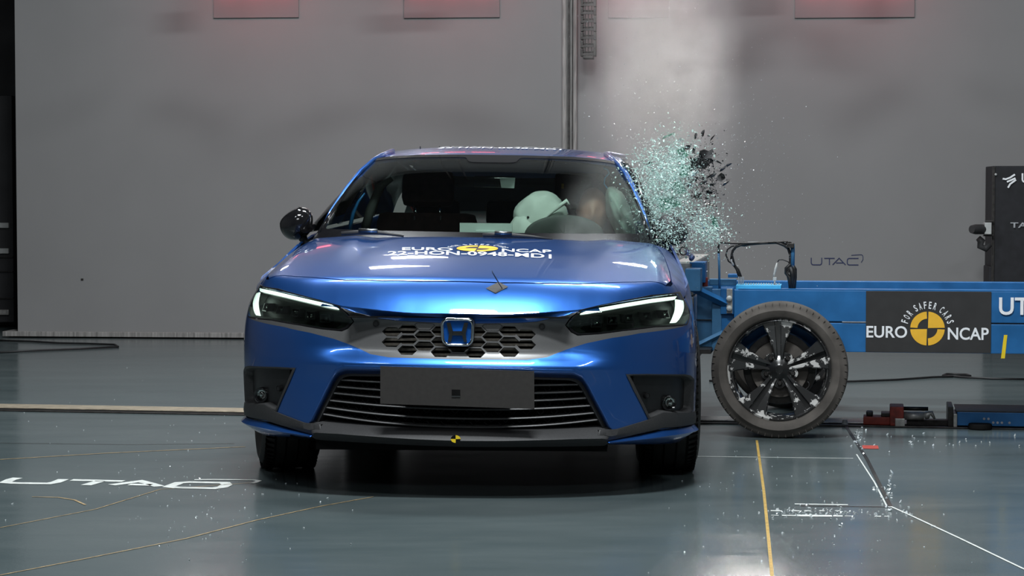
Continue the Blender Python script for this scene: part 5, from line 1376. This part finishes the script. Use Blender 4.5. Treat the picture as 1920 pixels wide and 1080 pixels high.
for sgx in (-1, 1):
    hp = W_(Vector((X0 + sgx * .12, 1.88, .845))); hm = MB().tube([hp, hp + Vector((0, -.05, .01)), hp + Vector((0, -.085, 0))], [.022, .035, .028], 8)
    for k in range(4): hm.tube([hp + Vector(((k - 1.5) * .016, -.08, 0)), hp + Vector(((k - 1.5) * .018, -.115, -.012)), hp + Vector(((k - 1.5) * .018, -.10, -.045))], [.009, .0085, .007], 6)
    hm.tube([hp + Vector((-sgx * .025, -.03, 0)), hp + Vector((-sgx * .05, -.07, -.005))], [.010, .008], 6)
    hm.build('hand', 'dummy_skin', dm, smooth=True)
for place, par in roundel_jobs:
    roundel(place, par); arc_text('FOR SAFER CARS', 1.17, 169, 11, .42, place, 'white_print', par)
# ================================================================ flying glass, film shards and dust
rng = random.Random(11)
def wp(px, py, Y): 
    p = WF.atY(px, py, Y); return Vector((p.x, p.y, p.z))
def chip(V, F, c, s, flat=.35):
    R_ = Matrix.Rotation(rng.uniform(0, 6.3), 3, Vector((rng.gauss(0, 1), rng.gauss(0, 1), rng.gauss(0, 1))).normalized())
    b = len(V); n = rng.choice((3, 4, 4, 5)); st_ = rng.uniform(.6, 1.5); rads = [rng.uniform(.6, 1.1) for _ in range(n)]
    for h in (-.5, .5):
        for k in range(n):
            a = 2 * PI * k / n; V.append(c + R_ @ Vector((math.cos(a) * s * st_ * rads[k], math.sin(a) * s / st_ * rads[k], h * s * flat)))
    F.append(tuple(b + k for k in range(n))[::-1]); F.append(tuple(b + n + k for k in range(n)))
    for k in range(n): F.append((b + k, b + (k + 1) % n, b + n + (k + 1) % n, b + n + k))
def cloud(n, centers, smin_, smax_, flat=.35, Y0=2.0, dY=.25):
    V = []; F = []
    tw_ = sum(c[4] for c in centers)
    for _ in range(n):
        r = rng.uniform(0, tw_)
        for c in centers:
            r -= c[4]
            if r <= 0: break
        px = rng.gauss(c[0], c[2]); py = rng.gauss(c[1], c[3]) ; py += (px - c[0]) * (c[5] if len(c) > 5 else 0)
        s = smin_ * (smax_ / smin_) ** (rng.random() ** 2.2); chip(V, F, wp(px, py, Y0 + rng.gauss(0, dY)), s, flat)
    return V, F
core = [(1222, 345, 26, 34, 3), (1250, 335, 28, 40, 4, -.3), (1275, 345, 22, 42, 3), (1235, 400, 26, 30, 3), (1265, 300, 22, 22, 1.2), (1320, 420, 22, 22, 2), (1335, 440, 14, 10, .8), (1280, 450, 40, 18, .8), (1215, 300, 20, 20, .5)]
V, F = cloud(10500, core, .0019, .0078, Y0=1.9); V2, F2 = cloud(900, [(1255, 430, 20, 22, 1)], .0018, .006, Y0=1.38, dY=.06); F += [tuple(i + len(V) for i in f_) for f_ in F2]; V += V2; o = mk('green_glass_fragments', V, F, 'glass_chip'); setp(o, 'cloud of pale green glass fragments bursting from the struck side window', 'glass fragments', kind='stuff')
V, F = cloud(3600, core + [(1240, 230, 50, 70, 2), (1330, 300, 60, 80, 1.5), (1190, 245, 25, 12, .4), (1300, 470, 60, 20, .4)], .0012, .0042); o = mk('white_glass_fragments', V, F, 'glass_chip_white'); setp(o, 'fine white sparkling glass splinters scattered through the burst', 'glass fragments', kind='stuff')
V, F = cloud(1300, [(1240, 150, 75, 110, 3), (1420, 330, 60, 90, 1), (1300, 330, 60, 70, 1)], .0011, .0026); o = mk('glass_dust_specks', V, F, 'glass_chip_white'); setp(o, 'sparse tiny glints of glass floating in the dust above the burst', 'glass fragments', kind='stuff')
# larger green sheets still holding together
def sheet(name, pxs, Y, material, lab, cat, grp, tilt=.1, th=.003, sub=0):
    P = [wp(x, y, Y + rng.uniform(-tilt, tilt) * .4) for x, y in pxs]; c = sum(P, Vector()) / len(P); V = [c] + P; V2 = [v + Vector((0, th, 0)) for v in V]; n = len(P)
    F = [(0, 1 + i, 1 + (i + 1) % n) for i in range(n)] + [(n + 1, n + 2 + (i + 1) % n, n + 2 + i) for i in range(n)] + [(1 + i, 1 + (i + 1) % n, n + 2 + (i + 1) % n, n + 2 + i) for i in range(n)]
    for v in V: v.y += rng.uniform(-.01, .01)
    o = mk(name, V + V2, F, material); return setp(o, lab, cat, grp)
for pxs, lab in (([(1280, 308), (1294, 312), (1292, 330), (1278, 334), (1272, 322)], 'green glass sheet upright beside the large dark shard'), ([(1258, 345), (1276, 338), (1288, 360), (1262, 366)], 'green glass sheet with bright crossing edges'),
                 ([(1228, 370), (1262, 368), (1280, 384), (1240, 398)], 'broad green glass sheet low in the burst'), ([(1246, 255), (1267, 247), (1258, 254), (1240, 262)], 'thin green glass sliver near the top of the burst'),
                 ([(1268, 282), (1282, 276), (1290, 292), (1276, 300)], 'small green glass sheet high in the burst'), ([(1332, 402), (1344, 410), (1348, 424), (1338, 428)], 'green glass sheet at the right tip of the lower burst')):
    sheet('glass_sheet', pxs, 2.0, 'green_glass', lab, 'glass', 'larger green glass sheets')
for pxs in ([(1272, 345), (1283, 365), (1285, 374)], [(1287, 356), (1286, 372)], [(1255, 370), (1270, 358)]):
    pass
# dark film shards: outline in pixels
big = [([(1296, 304), (1302, 296), (1310, 292), (1312, 283), (1320, 280), (1328, 283), (1336, 279), (1339, 286), (1334, 297), (1338, 302), (1330, 308), (1322, 317), (1308, 316), (1296, 320)], 'largest dark film shard, ragged, right of the green burst'),
       ([(1294, 294), (1303, 300), (1300, 314), (1295, 318)], 'dark shard joined to the largest shard on its left'),
       ([(1345, 330), (1352, 324), (1358, 327), (1360, 334), (1352, 341), (1345, 338)], 'dark film shard at the right tip of the burst'),
       ([(1266, 415), (1282, 396), (1288, 415), (1288, 440), (1278, 455), (1266, 450)], 'dark curved shard in front of the struck-side mirror')]
for pxs, lab in big[:3]: sheet('dark_shard', pxs, 1.95, 'film_shard', lab, 'shard', 'dark film shards', th=.002)
def strip(x, y, L_, w, a, lab):
    ca, sa = math.cos(math.radians(a)), -math.sin(math.radians(a)); pts = []
    for t, ww in ((-1, .1), (-.5, .8), (.1, 1), (.6, .7), (1, .15)): pts.append((x + ca * t * L_ / 2 - sa * w / 2 * ww * rng.uniform(.6, 1.2), y + sa * t * L_ / 2 + ca * w / 2 * ww * rng.uniform(.6, 1.2)))
    for t, ww in ((.6, .7), (.1, 1), (-.5, .8)): pts.append((x + ca * t * L_ / 2 + sa * w / 2 * ww * rng.uniform(.6, 1.2), y + sa * t * L_ / 2 - ca * w / 2 * ww * rng.uniform(.6, 1.2)))
    sheet('dark_shard', pts, 1.95 + rng.uniform(-.05, .05), 'film_shard', lab, 'shard', 'dark film shards', th=.002)
for a in ((1318, 250, 15, 8, 75, 'dark shard at the very top of the burst'), (1304, 255, 13, 6, 75, 'narrow dark shard left of the topmost shard'), (1336, 258, 16, 3, 50, 'thin dark splinter at the upper right of the burst'),
          (1301, 280, 17, 7, 75, 'upright dark shard just above the largest shard'), (1289, 276, 14, 10, 30, 'round dark shard above the green sheets'), (1366, 309, 14, 5, 25, 'dark shard at the right end of the jagged line'),
          (1356, 316, 18, 6, 40, 'dark jagged piece above the right tip shard'), (1334, 330, 22, 6, 25, 'dark slanting shard between the largest and the right tip'), (1362, 342, 22, 5, 42, 'slanting dark splinter below the right tip'),
          (1318, 342, 20, 6, 25, 'dark slanting shard under the white chip'), (1336, 346, 12, 6, 10, 'short dark shard below the jagged line'), (1303, 336, 14, 9, 10, 'dark shard just under the bright white chip'),
          (1292, 345, 14, 12, 40, 'dark mottled shard between green and dark pieces'), (1308, 366, 18, 10, 20, 'dark mottled shard above the lower burst'), (1330, 360, 14, 8, -20, 'dark mottled shard right above the lower burst'),
          (1330, 383, 26, 3, -12, 'long thin dark splinter above the lower green ring'), (1218, 306, 15, 6, 15, 'small dark shard over the car roof corner'), (1276, 290, 10, 4, 20, 'small dark flake among the green chips'),
          (1345, 303, 20, 4, -25, 'dark sliver trailing right from the largest shard'), (1248, 413, 14, 7, 30, 'dark flake left of the struck-side mirror'), (1236, 420, 10, 6, 10, 'small dark flake beside the windscreen pillar'), (1252, 407, 12, 5, 25, 'dark flake above the struck-side mirror')):
    strip(*a)
V = []; F = []
for _ in range(900):
    px = rng.gauss(1318, 22); py = rng.gauss(335, 34) ; chip(V, F, wp(px, py, 1.98 + rng.gauss(0, .05)), rng.uniform(.002, .0065), .12)
o = mk('dark_film_flakes', V, F, 'film_shard'); setp(o, 'fine dark film flakes swirling around the dark shards', 'film flakes', kind='stuff')
for pxs, lab in (([(1295, 328), (1300, 322), (1308, 320), (1310, 324), (1303, 329), (1296, 331)], 'bright white chip under the largest dark shard'), ([(1271, 264), (1275, 258), (1278, 260), (1276, 266)], 'bright white chip high above the green burst'), ([(1232, 257), (1236, 256), (1236, 263), (1233, 262)], 'bright white chip at the upper left of the burst'), ([(1284, 409), (1287, 410), (1287, 416), (1284, 415)], 'bright white chip beside the struck-side mirror'), ([(1317, 426), (1322, 426), (1321, 431), (1317, 430)], 'bright white chip in the lower green burst')):
    sheet('white_chip', pxs, 1.86, 'glass_chip_white', lab, 'glass', 'bright white chips')
# ringlets of torn trim below the mirror
for px, py, r, lab in ((1263, 479, .021, 'left curl of torn wire below the struck-side mirror'), (1283, 471, .019, 'right curl of torn wire below the struck-side mirror')):
    c = wp(px, py, 1.7); pts = [c + Vector((r * math.cos(a) * (1 - .03 * a), .01 * a, r * 1.15 * math.sin(a) * (1 - .03 * a))) for a in np.linspace(0, 10, 36)]
    o = MB().tube(pts, .0028, 6).build('wire_curl', 'dark_steel', smooth=True); setp(o, lab, 'wire')
# glass crumbs on the floor
V = []; F = []
def crumbs(n, x0, y0, sx, sy, s0, s1):
    for _ in range(n):
        p = WF.atZ(rng.gauss(x0, sx), max(690, rng.gauss(y0, sy)), 0); s = rng.uniform(s0, s1) * 1.5; chip(V, F, Vector((p.x, p.y, s * .5)), s, .6)
crumbs(70, 1560, 962, 70, 4, .0015, .0035); crumbs(50, 1540, 960, 55, 8, .002, .004); crumbs(25, 1610, 822, 8, 14, .003, .006); crumbs(25, 1660, 920, 10, 18, .003, .006); crumbs(14, 1690, 960, 18, 10, .003, .006)
crumbs(30, 1700, 828, 90, 8, .002, .005); crumbs(70, 1560, 1000, 160, 50, .001, .0028); crumbs(90, 380, 950, 90, 60, .001, .0026); crumbs(60, 250, 850, 220, 90, .001, .0025); crumbs(40, 1400, 880, 100, 40, .001, .0025)
o = mk('floor_glass_crumbs', V, F, 'glass_chip_white'); setp(o, 'tiny glass crumbs glinting on the steel floor', 'glass crumbs', kind='stuff')

# dust plume
dm_ = bpy.data.materials.new('dust'); dm_.use_nodes = True; nt = dm_.node_tree; L = nt.links.new
for n in list(nt.nodes):
    if n.type != 'OUTPUT_MATERIAL': nt.nodes.remove(n)
out = [n for n in nt.nodes if n.type == 'OUTPUT_MATERIAL'][0]
vs = nt.nodes.new('ShaderNodeVolumeScatter'); vs.inputs['Color'].default_value = (.97, .97, .98, 1); vs.inputs['Anisotropy'].default_value = .45
tc = nt.nodes.new('ShaderNodeTexCoord'); sp_ = nt.nodes.new('ShaderNodeSeparateXYZ'); L(tc.outputs['Object'], sp_.inputs[0])
def M_(op, a, b=None, c=None, clamp=False):
    n = nt.nodes.new('ShaderNodeMath'); n.operation = op; n.use_clamp = clamp
    for i, v in enumerate((a, b, c)):
        if v is None: continue
        if isinstance(v, (int, float)): n.inputs[i].default_value = v
        else: L(v, n.inputs[i])
    return n.outputs[0]
# object coords: unit cube -1..1
nz1 = nt.nodes.new('ShaderNodeTexNoise'); mpn = nt.nodes.new('ShaderNodeMapping'); mpn.inputs['Scale'].default_value = (1.0, 1.0, 1.6); L(tc.outputs['Object'], mpn.inputs[0]); L(mpn.outputs[0], nz1.inputs[0])
nz1.inputs['Scale'].default_value = 1.7; nz1.inputs['Detail'].default_value = 5; nz1.inputs['Roughness'].default_value = .6
axis = M_('MULTIPLY_ADD', sp_.outputs['Z'], .10, -.02)                    # leans a little with height
dx_ = M_('SUBTRACT', sp_.outputs['X'], axis)
r2 = M_('ADD', M_('MULTIPLY', dx_, dx_), M_('MULTIPLY', sp_.outputs['Y'], sp_.outputs['Y']))
rad_ = M_('SUBTRACT', .80, M_('SQRT', r2)); fall = M_('POWER', M_('MULTIPLY', rad_, 1.3, clamp=True), 1.8, clamp=True)
nn = M_('MULTIPLY', M_('SUBTRACT', nz1.outputs[0], .34), 3.2, clamp=True)
zlo = M_('MULTIPLY', M_('ADD', sp_.outputs['Z'], 1.0), 2.2, clamp=True); zhi = M_('MULTIPLY', M_('SUBTRACT', 1.0, sp_.outputs['Z']), 2.5, clamp=True)
den = M_('MULTIPLY', M_('MULTIPLY', M_('MULTIPLY', fall, nn), M_('MULTIPLY', zlo, zhi)), 5.0)
L(den, vs.inputs['Density']); L(vs.outputs[0], out.inputs['Volume'])
bpy.data.materials['dust'].cycles.volume_step_rate = 1.0
MATS['dust'] = dm_
dv = MB().box(-1, 1, -1, 1, -1, 1).build('dust_plume', 'dust'); dv.location = (.74, 2.3, 2.36); dv.scale = (.56, .45, 1.3)
setp(dv, 'pale grey dust plume rising from the struck side of the car to the top', 'dust', kind='stuff')
pf = MB().box(-1, 1, -1, 1, -1, 1).build('dust_puff', 'dust'); pf.location = (.80, 2.15, 1.48); pf.scale = (.44, .36, .52)
setp(pf, 'thin pale dust puff around the green glass burst', 'dust', kind='stuff')
# lamp housings above the ceiling banks and the added front fill
for i, (lo, sx, sy, pw, tg) in enumerate(LIGHTS):
    lm = empty('ceiling_lamp', (lo[0], lo[1], lo[2] + .03), 0, ['flat lamp bank hung over the space before the car', 'flat lamp bank hung over the mirror side of the car', 'flat lamp bank hung over the glass burst', 'small lamp bank hung before the floor lettering at the left', 'large dim fill lamp added out of view far in front of the car', 'small lamp bank hung before the yellow floor line'][i], 'lamp', 'hall lamp banks')
    MB().box(-sx / 2 - .05, sx / 2 + .05, -sy / 2 - .05, sy / 2 + .05, 0.02, .10, .01).build('housing_or_shadow_box', 'tower_black', lm)
    MB().box(-.02, .02, -.02, .02, .10, 6.8 - lo[2] - .03).build('hanger', 'dark_steel', lm)
